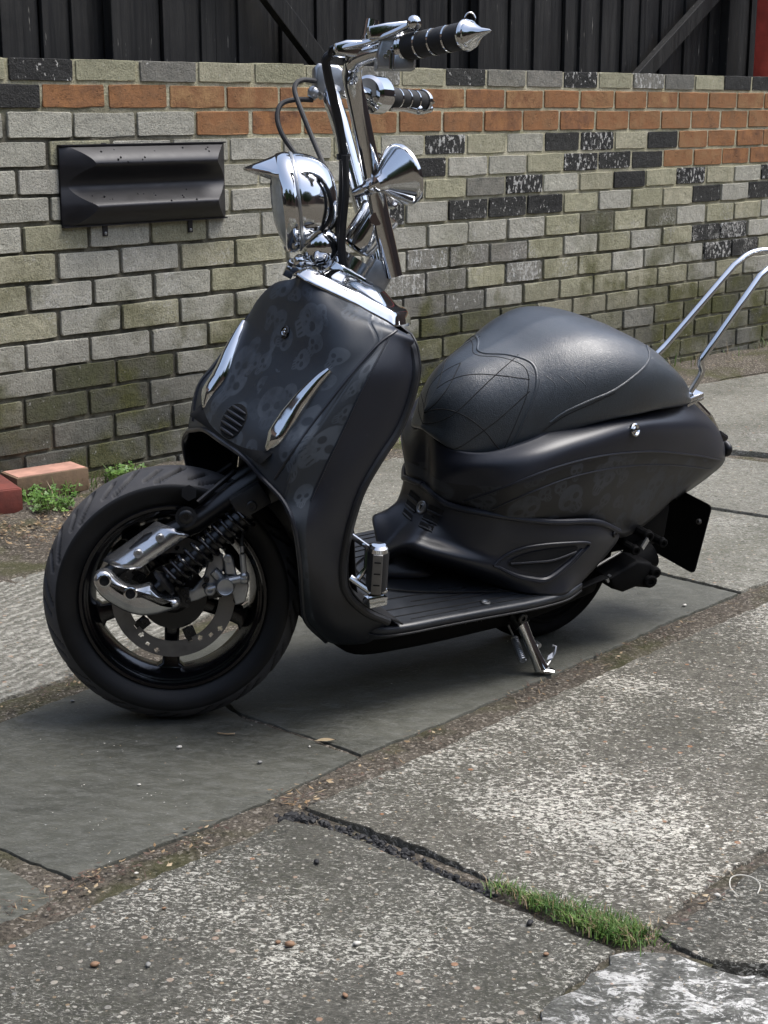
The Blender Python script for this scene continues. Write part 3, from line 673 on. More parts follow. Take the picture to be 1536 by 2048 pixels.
tag(litter('bed_litter', [(-60, 1070), (60, 1045), (200, 1020), (330, 985)], .42, 2600, ['straw', 'twig', 'dirt', 'straw'], size=(.003, .009), z=.012), 'dry straw coloured leaf litter by the wall at the left', 'leaf litter')
tag(litter('bed_litter', [(640, 890), (800, 870), (1000, 820), (1300, 742), (1536, 705)], .40, 1800, ['twig', 'straw', 'moss', 'moss'], size=(.003, .009), z=.016), 'brown and mossy leaf litter along the foot of the wall', 'leaf litter')
tag(litter('grit', [(-200, 1900), (200, 1900), (600, 1850), (1000, 1650), (1536, 1400)], 1.1, 380, ['peb', 'gstone', 'peb', 'straw'], size=(.001, .0022), z=.002, leafy=1), 'pale grit scattered over the concrete slabs', 'grit')
def grass(name, spots, mats, label, cat, hgt=(.03, .07), lean=.5, wid=.0016, spread=.02):
    m = MBld()
    for px, py, n, sp_ in spots:
        c0 = G(px, py)
        for _ in range(n):
            c = c0+Vector((rg.gauss(0, sp_), rg.gauss(0, sp_), .002)); a = rg.uniform(0, 2*PI); L = rg.uniform(*hgt); d = Vector((math.cos(a), math.sin(a), 0))*lean*rg.uniform(.3, 1.3); e = Vector((-math.sin(a), math.cos(a), 0))*wid
            p1 = c+(Vector((0, 0, 1))+d*.4).normalized()*L*.55; p2 = p1+(Vector((0, 0, .7))+d*1.3).normalized()*L*.5; mi = rg.randrange(len(mats))
            m.add([c-e, c+e, p1+e*.8, p1-e*.8, p2], [(0, 1, 2, 3), (3, 2, 4)], mi)
    o = m.build(name, mats, None, True, None); return tag(o, label, cat, kind='stuff')
ln = [(985+i*9.6, 1778+i*3.45+4*math.sin(i), int(rg.uniform(40, 110)*(1.4 if i > 17 else (.8 if i > 7 else .25))), .007+.009*(i/30)) for i in range(31)]
grass('joint_grass', ln, ['clover', 'clover', 'grass', 'clover', 'clover', 'straw'], 'bright green grass growing in the crack between two concrete slabs', 'grass', (.008, .024), 1.5, .0007)
grass('wall_grass', [(275, 925, 60, .03), (300, 915, 30, .03), (820, 860, 110, .05), (850, 850, 60, .04), (160, 985, 90, .05), (230, 960, 60, .04), (90, 1010, 80, .05), (1480, 690, 60, .05), (1420, 712, 60, .06), (1340, 735, 40, .05), (760, 878, 50, .05), (900, 838, 40, .04), (1515, 700, 70, .05), (330, 925, 40, .04)], ['grass', 'grass', 'straw', 'clover'], 'tufts of grass growing at the foot of the brick wall', 'grass', (.03, .085), .7, .0017)
def weed(px, py, n, r, label):
    t = root('weed', G(px, py, .01)); tag(t, label, 'weed', 'weeds by the loose brick'); m = MBld(); st_ = MBld()
    for _ in range(n):
        a = rg.uniform(0, 2*PI); rr_ = r*rg.random()**.6; h = rg.uniform(.012, .05); c = Vector((math.cos(a)*rr_, math.sin(a)*rr_, h)); st_.tube([Vector((c.x*.6, c.y*.6, 0)), c], .0007, 3, caps=False)
        L = rg.uniform(.006, .013); nrm = Vector((rg.uniform(-.5, .5), rg.uniform(-.7, .3), 1)).normalized(); u = nrm.orthogonal().normalized(); w2 = nrm.cross(u)
        for q in range(3):
            b = 2*PI*q/3+a; d = u*math.cos(b)+w2*math.sin(b); e = nrm.cross(d); m.add([c, c+d*L*.5+e*L*.42, c+d*L+nrm*L*.1, c+d*L*.5-e*L*.42], [(0, 1, 2, 3)])
    m.build('leaves', 'clover', t, True, None); st_.build('stems', 'grass', t, True, None)
weed(62, 1003, 170, .085, 'leafy green weed clump in front of the loose brick by the wall')
weed(128, 985, 110, .07, 'low green weed clump beside the right end of the loose brick')
weed(250, 965, 90, .06, 'small green weeds at the wall foot just left of the front tyre')
weed(100, 1022, 120, .07, 'broad patch of green weeds nearest the camera at the left')
weed(18, 985, 60, .05, 'small leafy weed at the left edge between the two loose bricks')
def loose_brick(px, py, rz, z, label, mt, tilt=0.0, L=.108):
    o = root('loose_brick', G(px, py, z)); o.rotation_euler = (tilt, 0, rz); tag(o, label, 'brick')
    m = MBld(); m.box((0, 0, .0325), (L, 0, 0), (0, .051, 0), (0, 0, .0325), 0, .004); b = m.build('clay_body', mt, o, True, 30)
    m = MBld(); m.box((0, 0, .0655), (L-.006, 0, 0), (0, .046, 0), (0, 0, .0012), 0, .001); m.build('worn_top_face', 'redbrick' if mt == 'claydark' else mt, o, True, 30)
aw = math.atan2(WU.y, WU.x)
loose_brick(92, 985, aw-.12, .018, 'loose brick with a reddish top lying at the foot of the wall', 'claydark')
loose_brick(-14, 1012, aw+1.3, .012, 'dark red brick half out of view at the left edge of the yard', 'darkred')
def pebble(px, py, r, mt, label, sc_=(1.2, .8, .6)):
    bm = bmesh.new(); bmesh.ops.create_icosphere(bm, subdivisions=2, radius=r*.6)
    for v_ in bm.verts: v_.co *= rg.uniform(.78, 1.15); v_.co.x *= sc_[0]; v_.co.y *= sc_[1]; v_.co.z *= sc_[2]
    me = bpy.data.meshes.new('pebble'); bm.to_mesh(me); bm.free(); me.materials.append(M[mt])
    for p in me.polygons: p.use_smooth = True
    o = bpy.data.objects.new('pebble', me); COL.objects.link(o); o.location = G(px, py, r*sc_[2]*.75); o.rotation_euler = (0, 0, rg.uniform(0, 3)); tag(o, label, 'pebble', 'pebbles lying on the paving')
for q in ((359, 1494, .0075, 'peb', 'largest white pebble on the smooth slab below the front wheel'), (278, 1569, .0045, 'peb', 'small white pebble left of centre on the smooth slab'), (1369, 1210, .0075, 'peb', 'white pebble on the smooth slab right of the side stand'),
          (520, 1524, .007, 'gstone', 'pale grey flat pebble on the smooth slab near its right corner'), (619, 1493, .004, 'peb', 'tiny white stone beside the straw coloured leaf'), (194, 1754, .0065, 'stone', 'orange pebble at the near corner of the smooth slab'),
          (272, 1746, .005, 'peb', 'pale pebble in the joint beyond the smooth slab corner'), (328, 1816, .005, 'stone', 'small orange stone on the near concrete slab'), (580, 1887, .010, 'stone', 'brown and yellow pebble in the near concrete slab'),
          (556, 1884, .006, 'stone', 'yellow stone just left of the brown pebble'), (714, 1886, .008, 'peb', 'cream pebble right of the brown pebble in the near slab'), (190, 1928, .009, 'stone', 'rust coloured pebble at the lower left of the near slab'),
          (296, 1929, .007, 'gstone', 'round grey pebble beside the rust coloured pebble'), (633, 1723, .008, 'tar', 'black stone chip on the near concrete slab'), (145, 1402, .006, 'gstone', 'grey pebble in the joint left of the front wheel'),
          (1435, 1790, .007, 'peb', 'white pebble next to the pale wire loop'), (1330, 1845, .006, 'peb', 'pale stone in the joint beyond the grass'), (1060, 1845, .009, 'tar', 'dark stone beside the grassy crack'),
          (1092, 1908, .006, 'stone', 'tan pebble on the slab under the grass'), (690, 1990, .007, 'stone', 'dull orange pebble near the bottom of the picture')):
    pebble(*q)
# straw-coloured leaf, twig, wire loop, tar in the crack
c_ = G(650, 1481, .004); m = MBld(); u_ = Vector((1, .15, 0)).normalized(); w2 = Vector((-.15, 1, 0)).normalized()
top_ = [c_+u_*(-.019+.038*i/8)+w2*.0045*math.sin(PI*i/8)+Vector((0, 0, .003*math.sin(PI*i/8))) for i in range(9)]; bot_ = [c_+u_*(-.019+.038*i/8)-w2*.0045*math.sin(PI*i/8)+Vector((0, 0, .001)) for i in range(9)]
m.add(top_+bot_, [(i, i+1, i+10, i+9) for i in range(8)]); tag(m.build('fallen_leaf', 'straw', None, True, None), 'narrow straw coloured dead leaf lying on the smooth slab', 'leaf')
m = MBld(); m.tube([G(435, 1466, .003), G(455, 1468, .004), G(470, 1467, .003)], .0013, 6); tag(m.build('twig', 'straw'), 'short dry twig below the front wheel', 'twig')
m = MBld(); m.tube(spline([G(1477, 1793, .004), G(1461, 1775, .006), G(1462, 1756, .01), G(1480, 1750, .014), G(1505, 1755, .012), G(1520, 1770, .008), G(1515, 1788, .004)], 6), .0009, 6); tag(m.build('wire_loop', 'wire'), 'thin pale loop of wire lying by the right hand joint', 'wire')
tp_ = spline([G(x, y) for x, y in [(566, 1632), (610, 1630), (700, 1662), (800, 1702), (900, 1748), (985, 1785)]], 12); m = MBld()
for _ in range(260):
    i = rg.randrange(len(tp_)-1); c_ = tp_[i].lerp(tp_[i+1], rg.random())+Vector((rg.gauss(0, .006), rg.gauss(0, .006), rg.uniform(-.008, -.004))); r_ = rg.uniform(.002, .0065)*(1.5 if i < 10 else 1)
    n = len(m.v); m.lathe([(-r_, 0), (-r_*.5, r_*.8), (r_*.3, r_*.9), (r_*.8, r_*.4), (r_*.85, 0)], c_, (rg.uniform(-1, 1), rg.uniform(-1, 1), 1), 7)
    for q in range(n, len(m.v)): m.v[q] = m.v[q]+Vector((rg.uniform(-1, 1), rg.uniform(-1, 1), rg.uniform(-.6, .6)))*r_*.22
tar = m.build('tar_seam', 'tar', None, True, 40); tag(tar, 'black broken tar filling the crack between two concrete slabs', 'tar seam', kind='stuff')

# ================================================================== SCOOTER
sc = root('scooter', O); sc.matrix_world = Matrix.Translation(O) @ MB.to_4x4()
tag(sc, 'customised matt black scooter with tall chrome handlebars and skull print, leaning on its side stand', 'scooter')
V = Vector
# ---- front wheel, in the steered frame
sx, sy, sz_ = RS.col[0].copy(), RS.col[1].copy(), RS.col[2].copy()
def wheel(name, cen, ax, fx, R=.2205, rr=.157, w_=.112, groove=True, disc=True):
    up = ax.cross(fx)*-1 if False else fx.cross(ax); up = up.normalized()
    NA, NP = 720, 64; v = []; f = []; gval = []
    prof = []
    for k in range(NP+1):
        t = k/NP
        # from near bead over the tread to the far bead
        if t < .2: u = t/.2; y = w_*(.40+.115*math.sin(u*PI*.60)/math.sin(PI*.5)); r = rr+(R-.0262-rr)*u**.9
        elif t > .8: u = (1-t)/.2; y = -w_*(.40+.115*math.sin(u*PI*.60)); r = rr+(R-.0262-rr)*u**.9
        else: u = (t-.5)/.3; y = -u*w_*.5; r = R-.0255*abs(u)**2.3
        prof.append((y, r, t))
    for i in range(NA):
        a = 2*PI*i/NA
        for k_, (y, r, t) in enumerate(prof):
            gval.append(0.0)
            if groove and .2 <= t <= .8:
                u = (t-.5)/.3; s = 1 if u < 0 else -1; au = abs(u)
                ph = a*17/(2*PI)+(.5 if s < 0 else 0)+.55*(au-.2)**2*2.2
                d1 = abs((ph % 1)-.5); ph2 = a*17/(2*PI)+(.5 if s < 0 else 0)+.45+.5*(au-.2)**2*2.2; d2 = abs((ph2 % 1)-.5)
                g = 0
                if .12 < au < .90: g = max(g, 1-max(0, d1-.045)/.03)
                if .40 < au < .80: g = max(g, 1-max(0, d2-.040)/.03)
                g = max(0, min(1, g)); r -= .007*g; gval[-1] = g
            v.append(cen+ax*y+(fx*math.cos(a)+up*math.sin(a))*r)
    n = NP+1
    for i in range(NA):
        for k in range(NP): f.append((i*n+k, ((i+1) % NA)*n+k, ((i+1) % NA)*n+k+1, i*n+k+1))
    wo_ = bpy.data.objects.new(name, None); COL.objects.link(wo_); wo_.parent = sc
    fm = [1 if .2 < prof[k][2]+.5/NP < .8 else 0 for i in range(NA) for k in range(NP)]
    ty = mesh('tyre', v, f, ['tyre', 'tread'] if disc else ['under', 'under'], wo_, True, fm); at = ty.data.attributes.new('groove', 'FLOAT', 'POINT'); at.data.foreach_set('value', gval)  # rear tyre coloured near-black, imitating the shadow it stands in
    m = MBld()   # rim: barrel, lips
    m.lathe([(.047, rr-.002), (.050, rr+.003), (.0525, rr+.001), (.052, rr-.004), (.046, rr-.007), (.045, rr-.010), (.042, rr-.011), (.041, rr-.014), (.020, rr-.026), (-.020, rr-.026), (-.045, rr-.008), (-.052, rr-.002), (-.052, rr+.003), (-.045, rr+.002)], cen, ax, 96)
    m.build('rim', 'glossb' if disc else 'under', wo_)
    a0 = math.radians(-87)
    for j in range(5):
        a = a0+2*PI*j/5; d = fx*math.cos(a)+up*math.sin(a); e = ax.cross(d); m = MBld()
        pts = [(.018, .022), (.05, .014), (.09, .0125), (.125, .016), (rr-.024, .030)]
        P = [cen+d*p+e*q for p, q in pts]+[cen+d*p-e*q for p, q in reversed(pts)]
        m.prism([p-ax*.012 for p in P], ax*.026, .006); m.build('spoke', 'glossb' if disc else 'under', wo_)
    m = MBld(); m.lathe([(-.04, 0), (-.04, .026), (.022, .030), (.03, .058), (.033, .058), (.034, .03), (.05, .02), (.05, 0)], cen, ax, 40); m.build('hub', 'blk', wo_)
    if disc:
        m = MBld(); hs_ = []
        NB = 120; Ro, Ri = .1066, .0785; v = []; fcs = []
        c2 = cen+ax*.040
        holes = []
        for j in range(5):
            for q, r in ((-.30, .099), (-.10, .094), (.10, .087), (.30, .082)): holes.append((2*PI*j/5+q+.3, r))
        RR = [Ri+(Ro-Ri)*k/9 for k in range(10)]; NB = 240
        for face in (0, 1):
            for i in range(NB):
                for r in RR: v.append(c2+ax*(.002 if face else -.002)+(fx*math.cos(2*PI*i/NB)+up*math.sin(2*PI*i/NB))*r)
        def ishole(i, k):
            a = 2*PI*(i+.5)/NB; r = (RR[k]+RR[k+1])/2
            return any(math.hypot((((a-h+PI) % (2*PI))-PI)*r, r-hr) < .0042 for h, hr in holes)
        K = 10; N1 = NB*K
        H = [[ishole(i, k) for k in range(9)] for i in range(NB)]
        for i in range(NB):
            i2 = (i+1) % NB
            for k in range(9):
                if H[i][k]: continue
                a, b, c_, d_ = i*K+k, i2*K+k, i2*K+k+1, i*K+k+1
                fcs.append((N1+a, N1+d_, N1+c_, N1+b)); fcs.append((a, b, c_, d_))
                if k == 0 or H[i][k-1]: fcs.append((a, N1+a, N1+b, b))
                if k == 8 or H[i][k+1]: fcs.append((d_, c_, N1+c_, N1+d_))
                if H[i2][k]: fcs.append((b, c_, N1+c_, N1+b))
                if H[i-1][k]: fcs.append((a, N1+a, N1+d_, d_))
        mesh('brake_disc', v, fcs, 'disc', wo_, False)
        for j in range(5):
            m = MBld(); a = 2*PI*j/5+.55; d = fx*math.cos(a)+up*math.sin(a); bolt(m, c2+d*.066+ax*.004, ax, .0085, .004)
            m.box(c2+d*.072-ax*.004, d*.012, ax.cross(d)*.010, ax*.003, 0, .001); m.build('disc_bolt', 'blk', wo_)
    return wo_
wheel('front_wheel', WCb, sy, sx, R=.2255, rr=.1603, w_=.114)
wheel('rear_wheel', V((-.805, 0, .168)), V((0, 1, 0)), V((1, 0, 0)), R=.168, rr=.115, w_=.10, disc=False)

def Tp(lst, lat): return [T(x, y, lat) for x, y in lst]
# fork: upper tube, lower leg with chrome cover, trailing link
for s in (1, -1):
    def F(px, py, lat):
        p = TL(px, py, lat); p = V((p.x, p.y*s, p.z)); return toB(p)
    m = MBld(); m.tube([F(560, 925, .060), F(470, 990, .062), F(390, 1045, .064), F(300, 1085, .066), F(215, 1150, .066)], [.020, .020, .019, .017, .014], 16); m.build('fork_leg', 'blk', sc)
    m = MBld()
    A_, B_, C2, D_ = (205, 1121), (313, 1043), (379, 1070), (276, 1139)
    def lerp(a, b, t): return (a[0]+(b[0]-a[0])*t, a[1]+(b[1]-a[1])*t)
    rows = []
    lats = [.050, .066, .079, .087, .0905, .091, .088]
    for i, t in enumerate([0, .16, .34, .5, .66, .84, 1]):
        a = lerp(A_, D_, t); b = lerp(B_, C2, t); bend = -9*math.sin(t*PI)
        rows.append([F(a[0]-6*math.sin(t*PI), a[1]+bend*-.5, lats[i]), F(*lerp(a, b, .5), lats[i]), F(b[0], b[1], lats[i])])
    g_ = grid(rows, 5); Rg, Cg = len(g_), len(g_[0])
    co = mesh('fork_cover', [p for r in g_ for p in r], [(i*Cg+j, i*Cg+j+1, (i+1)*Cg+j+1, (i+1)*Cg+j) for i in range(Rg-1) for j in range(Cg-1)], 'polish', sc)
    md = co.modifiers.new('t', 'SOLIDIFY'); md.thickness = .003; md.offset = 0
    for px, py in ((320, 1076), (276, 1107)):
        m = MBld(); bolt(m, F(px, py, .0915), sy*s, .0078, .005); m.build('bolt', 'satin', co)
    # trailing link
    out = [(190, 1146), (200, 1137), (214, 1136), (226, 1143), (240, 1156), (258, 1167), (278, 1169), (296, 1164), (303, 1164), (312, 1174), (328, 1186), (357, 1191), (358, 1207), (340, 1216), (315, 1223), (285, 1226), (255, 1219), (228, 1205), (205, 1189), (191, 1170), (187, 1157)]
    m = MBld(); P = spline([F(x, y, .079) for x, y in out], 3, True)
    if s < 0: P.reverse()
    m.prism(P, sy*s*.030, .012, 0, .004, 4); lk = m.build('swing_link', 'polish', sc, True, 60)
    for px, py in ((209, 1161), (261, 1187)):
        m = MBld(); c_ = F(px, py, .1125); m.lathe([(-.004, .0115), (.0035, .0115), (.0045, .0095), (.0045, .0085), (-.003, .008), (-.003, 0)], c_, sy*s, 24); m.build('link_ring', 'chrome', lk)
        m = MBld(); m.lathe([(.0002, .0082), (.0002, 0)], c_, sy*s, 20); bolt(m, c_+sy*s*.0004, sy*s, .0058, .0012); m.build('link_hole_shade', 'seam_recess', lk)  # black disc and bolt paint the dark inside of the link's bore
    # shock absorber
    lat = .098; A2, B2 = F(326, 1168, lat), F(498, 1024, lat); ax_ = (B2-A2).normalized(); Ls = (B2-A2).length
    m = MBld(); m.lathe([(-.012, 0), (-.012, .010), (.02, .012), (Ls*.55, .012), (Ls*.55, .016), (Ls, .016), (Ls+.004, 0)], A2, ax_, 20); shk = m.build('shock_absorber', 'blk', sc)
    u_ = ax_.cross(sy).normalized(); w2 = ax_.cross(u_); N_ = 11*24; m = MBld()
    m.tube([A2+ax_*(.012+(Ls-.020)*i/N_)+(u_*math.cos(2*PI*i/24)+w2*math.sin(2*PI*i/24))*.0215 for i in range(N_+1)], .0036, 10); m.build('coil_spring', 'glossb', shk)
    m = MBld(); m.lathe([(0, .012), (0, .025), (.006, .026), (.008, .022), (.014, .014)], A2, ax_, 24); m.build('spring_seat', 'blk', shk)
    m = MBld(); c_ = F(500, 1000, .098); d1 = (F(528, 985, .098)-F(470, 1020, .098)).normalized(); d2 = sy.cross(d1)
    m.box(c_, d1*.030, d2*.021, sy*.020, 0, .006); bolt(m, F(504, 1012, .119), sy*s, .009, .004); m.build('shock_mount', 'plast', sc)
    m = MBld(); m.tube([F(372, 1034, .062), F(372, 1034, .104)], .018, 20); bolt(m, F(372, 1034, .104), sy*s, .012, .004)
    m.tube([F(378, 986, .05), F(378, 986, .098)], .014, 6); m.tube([F(395, 1005, .08), F(470, 942, .05)], .0045, 8); m.build('fork_bracket', 'blk', sc)
F = lambda px, py, lat: T(px, py, lat)
# caliper bracket and caliper on the near side
m = MBld(); m.prism([F(x, y, .066) for x, y in ((357, 1182), (386, 1176), (408, 1150), (414, 1128), (420, 1104), (432, 1098), (446, 1108), (448, 1135), (438, 1160), (430, 1181), (396, 1198), (360, 1207))], sy*.010, .003); brk = m.build('caliper_bracket', 'satin', sc, True, 40)
for px, py in ((366, 1182), (372, 1192), (376, 1202), (413, 1160), (410, 1172)): m = MBld(); bolt(m, F(px, py, .0800), sy, .005, .004); m.build('bracket_bolt', 'blk', brk)
m = MBld(); m.box(F(366, 1194, .078), sx*.011, sz_*.018, sy*.004, 0, .002); m.build('bracket_clamp', 'blk', brk, True)
m = MBld()
m.lathe([(-.02, .0165), (.012, .0165), (.0155, .0145), (.0165, .0135), (.0155, .012), (.0155, 0)], F(450, 1171, .086), sy, 36)
m.prism([F(x, y, .070) for x, y in ((446, 1116), (452, 1107), (462, 1107), (467, 1116), (474, 1150), (452, 1156))], sy*.020, .005)
m.prism([F(x, y, .066) for x, y in ((466, 1150), (496, 1148), (497, 1170), (490, 1200), (470, 1206), (462, 1180))], sy*.020, .005)
m.tube([F(427, 1142, .080), F(440, 1156, .080)], .009, 14); m.tube([F(458, 1162, .094), F(492, 1155, .092)], .008, 14)
m.sphere(F(488, 1158, .094), .0095); m.tube([F(416, 1178, .084), F(440, 1172, .084)], .005, 10); bolt(m, F(420, 1180, .082), sy, .010, .006)
bolt(m, F(455, 1117, .0905), sy, .007, .002); m.box(F(458, 1140, .0915), sx*.004, sz_*.010, sy*.0012)
cal = m.build('brake_caliper', 'alu', sc)
m = MBld(); bolt(m, F(478, 1198, .078), sy, .0105, .006); m.tube([F(478, 1198, .05), F(478, 1198, .078)], .008, 12); m.tube([F(448, 1148, .09), F(472, 1153, .094), F(490, 1150, .095)], .0022, 8); m.build('caliper_bolt', 'blk', cal)
m = MBld(); P = spline([F(489, 1150, .095), F(487, 1125, .097), F(484, 1100, .098), F(484, 1070, .095), F(488, 1020, .08), F(500, 960, .05), F(530, 900, .02)], 6); m.tube(P, .0035, 8); bh = m.build('brake_hose', 'rub', sc)
m = MBld(); m.tube([F(488, 1146, .095), F(485, 1108, .0975)], .0052, 10); m.tube([F(484, 1104, .0975), F(484, 1092, .0975)], .0042, 8); m.sphere(F(489, 1152, .095), .0085); m.build('hose_union', 'satin', bh)
m = MBld(); m.tube([toB(V((0, -.10, 0))), toB(V((0, .088, 0)))], .011, 16); bolt(m, toB(V((0, .088, 0))), sy, .014, .006); m.build('axle', 'blk', sc)
# steering stem hidden in the cowl
st0 = T(530, 935, 0); st1 = T(705, 545, 0)
m = MBld(); m.tube([T(590, 850, 0), st1], .020, 16); m.prism([F(500, 900, -.07), F(560, 900, -.07), F(585, 960, -.07), F(530, 985, -.07)], sy*.14, .004); m.build('steering_stem', 'blk', sc)

# ---- bodywork: front cowl and leg shield
R_ = lambda *a: [B(*q) if len(q) == 3 and q[0] > 5 else V(q) for q in a]
cowl_rows = [
 [B(603, 554, 0), B(650, 581, .045), B(705, 606, .075), B(745, 629, .10), B(775, 645, .120), B(797, 660, .135), B(813, 673, .148)],
 [V((-.178, 0, .762)), V((-.182, .060, .760)), V((-.202, .105, .753)), V((-.238, .138, .746)), V((-.268, .156, .738)), V((-.305, .166, .722)), B(822, 690, .163)],
 [V((-.168, 0, .727)), V((-.170, .072, .724)), V((-.184, .138, .714)), B(756, 690, .166), B(779, 683, .168), B(808, 692, .172), B(828, 712, .172)],
 [V((-.150, 0, .677)), V((-.152, .07, .674)), B(655, 742, .138), B(712, 745, .174), B(744, 742, .185), B(794, 750, .192), B(831, 752, .186)],
 [V((-.124, 0, .632)), V((-.127, .07, .629)), B(622, 790, .134), B(674, 800, .176), B(714, 800, .189), B(772, 812, .197), B(818, 808, .192)],
 [V((-.099, 0, .590)), V((-.102, .07, .588)), B(587, 842, .128), B(636, 856, .178), B(687, 858, .189), B(745, 868, .199), B(796, 862, .195)],
 [V((-.072, 0, .553)), V((-.075, .068, .552)), B(548, 885, .120), B(594, 910, .176), B(655, 918, .188), B(706, 928, .200), B(757, 922, .197)],
 [V((-.053, 0, .514)), V((-.056, .070, .511)), V((-.064, .122, .492)), V((-.076, .170, .470)), B(625, 985, .187), B(672, 985, .200), B(722, 985, .197)]]
cowl = patch('front_cowl', [r[:4] for r in cowl_rows], ['front', 'body'], sc, 7, True, .004)
low_rows = [[r for r in cowl_rows[7][3:]],
 [B(589, 1055, .197), B(612, 1062, .205), B(650, 1065, .203), B(697, 1062, .196)],
 [B(600, 1130, .192), B(617, 1140, .198), B(648, 1140, .197), B(685, 1136, .192)],
 [B(604, 1195, .158), B(622, 1205, .168), B(655, 1208, .182), B(693, 1186, .190)],
 [B(612, 1243, .130), B(636, 1252, .142), B(680, 1254, .165), B(728, 1222, .188)],
 [B(652, 1283, .095), B(680, 1289, .110), B(740, 1284, .145), B(776, 1243, .187)]]
shl = patch('leg_shield', [r[3:] for r in cowl_rows]+low_rows[1:], ['front', 'body'], sc, 7, True, .004, lambda i, j: 0 if j < .98 else 1)
def bvh2(a, b):
    v = [tuple(q.co) for q in a.data.vertices]; n = len(v); v += [tuple(q.co) for q in b.data.vertices]
    return BVHTree.FromPolygons(v, [tuple(p.vertices) for p in a.data.polygons]+[tuple(i+n for i in p.vertices) for p in b.data.polygons])
bc = bvh2(cowl, shl)
# inner face of the leg shield, turned towards the rider
rows = []
for r in cowl_rows[0:8]+low_rows[1:5]:
    e = r[-1]; rows.append([V((e.x-.012-.020*(1-t*t), e.y*t*.995, e.z+.004)) for t in (0, .35, .7, 1)])
e = rows[-1]
rows.append([V((-.33, .19*t, .206)) for t in (0, .35, .7, 1)])
inner = patch('inner_leg_shield', rows, 'plast', sc, 4, True, .003)
# raised line and groove along the cowl, edge bead
for nm, pts, r, mt in (('cowl_crease', [(793, 662), (755, 690), (700, 752), (650, 815), (610, 868), (565, 935), (550, 958)], .0022, 'body'), ('cowl_crease', [(782, 668), (744, 740), (716, 795), (688, 856), (655, 925), (622, 1000)], .0016, 'body')):
    P = surf_path(bc, pts, .0006)
    for s in (1, -1):
        m = MBld(); m.tube([V((p.x, p.y*s, p.z)) for p in P], r, 8); m.build(nm, mt, cowl)
edge = [r[-1] for r in cowl_rows]+[r[-1] for r in low_rows[1:]]
for s in (1, -1):
    m = MBld(); m.tube([V((p.x, p.y*s, p.z)) for p in spline(edge, 6)], .0075, 10); m.build('shield_edge', 'plast', shl)
# wheel arch lip
arch = [r for r in cowl_rows[7][:4]]+[r[0] for r in low_rows[1:]]
for s in (1, -1):
    m = MBld(); m.tube([V((p.x, p.y*s, p.z)) for p in spline(arch, 6)], .004, 8); m.build('arch_lip', 'body', shl)
# dark inner liner above the wheel
m = MBld(); P = []
rws = [[V((x, y, z)) for y in (0, .07, .125)] for x, z in ((-.055, .52), (-.12, .56), (-.20, .50), (-.245, .40), (-.265, .28), (-.29, .16))]
patch('wheel_liner', rws, 'seam_recess', sc, 3, True, .002)
# chrome cap fins on the cowl
def near_uv(px, py, lift=0):
    p, n = on(bc, px, py, lift); return p, n
for s in (1, -1):
    spine = [(661, 740), (640, 760), (610, 795), (580, 835), (552, 873), (531, 902)]
    wid = [.0055, .0095, .0150, .0195, .0185, .0040]; hgt = [.008, .012, .0155, .0165, .012, .003]
    sp = [near_uv(x, y)[0] for x, y in spine]; nn = [near_uv(x, y)[1] for x, y in spine]
    na = sum(nn, V()).normalized(); nn = [na]*len(nn); sp = spline(sp, 5); NS = len(sp)
    v = []; f = []; KK = 12
    for i, p in enumerate(sp):
        u = i/(NS-1)*5; a = min(int(u), 4); t = u-a
        w2 = wid[a]*(1-t)+wid[a+1]*t; h2 = hgt[a]*(1-t)+hgt[a+1]*t; n_ = (nn[a]*(1-t)+nn[a+1]*t).normalized()
        tg = (sp[min(i+1, NS-1)]-sp[max(i-1, 0)]).normalized(); sd = tg.cross(n_).normalized()
        for k in range(KK+1):
            q = PI*k/KK; pp = p+sd*math.cos(q)*w2+n_*(math.sin(q)**.8*h2-.001); v.append(V((pp.x, pp.y*s, pp.z)))
    for i in range(NS-1):
        for k in range(KK): f.append((i*(KK+1)+k, i*(KK+1)+k+1, (i+1)*(KK+1)+k+1, (i+1)*(KK+1)+k))
    f.append(tuple(range(KK+1))); f.append(tuple((NS-1)*(KK+1)+k for k in range(KK+1)))
    m = MBld(); m.add(v, f); m.build('cowl_fin', 'chrome', sc, True, 70)
# badge and horn grille
p, n_ = near_uv(571, 665); 
m = MBld(); m.lathe([(-.002, .0115), (.002, .0115), (.0035, .0095), (.0030, .0075), (.0015, .007), (.0015, 0)], p, n_, 28); bd = m.build('cowl_badge', 'glossb', sc)
m = MBld(); u_ = n_.cross(V((0, 1, 0))).normalized(); 
m.tube([p+n_*.003+(V((0, 1, 0))*math.cos(a)*.0052+u_*math.sin(a)*.0052) for a in [PI*.35+2*PI*.68*k/14 for k in range(15)]], .0014, 6); m.sphere(p+n_*.002, .0026, 8); m.build('badge_emblem', 'chrome', bd)
p, n_ = near_uv(467, 842, .0); d1 = V((0, 1, 0)); d2 = n_.cross(d1).normalized()
m = MBld(); m.lathe([(-.004, .031), (.0008, .031), (.0008, 0)], p, n_, 32); hg = m.build('horn_grille', 'seam_recess', sc)
for k in range(5):
    h_ = (-.021+.0105*k); wv = math.sqrt(max(0, .031**2-h_**2))*.97
    m = MBld(); m.tube([p+d2*h_+d1*wv*t+n_*(.0035*(1-t*t)+.001) for t in (-1, -.75, -.4, 0, .4, .75, 1)], [.0014, .0024, .0028, .003, .0028, .0024, .0014], 8); m.build('slat', 'body', hg)

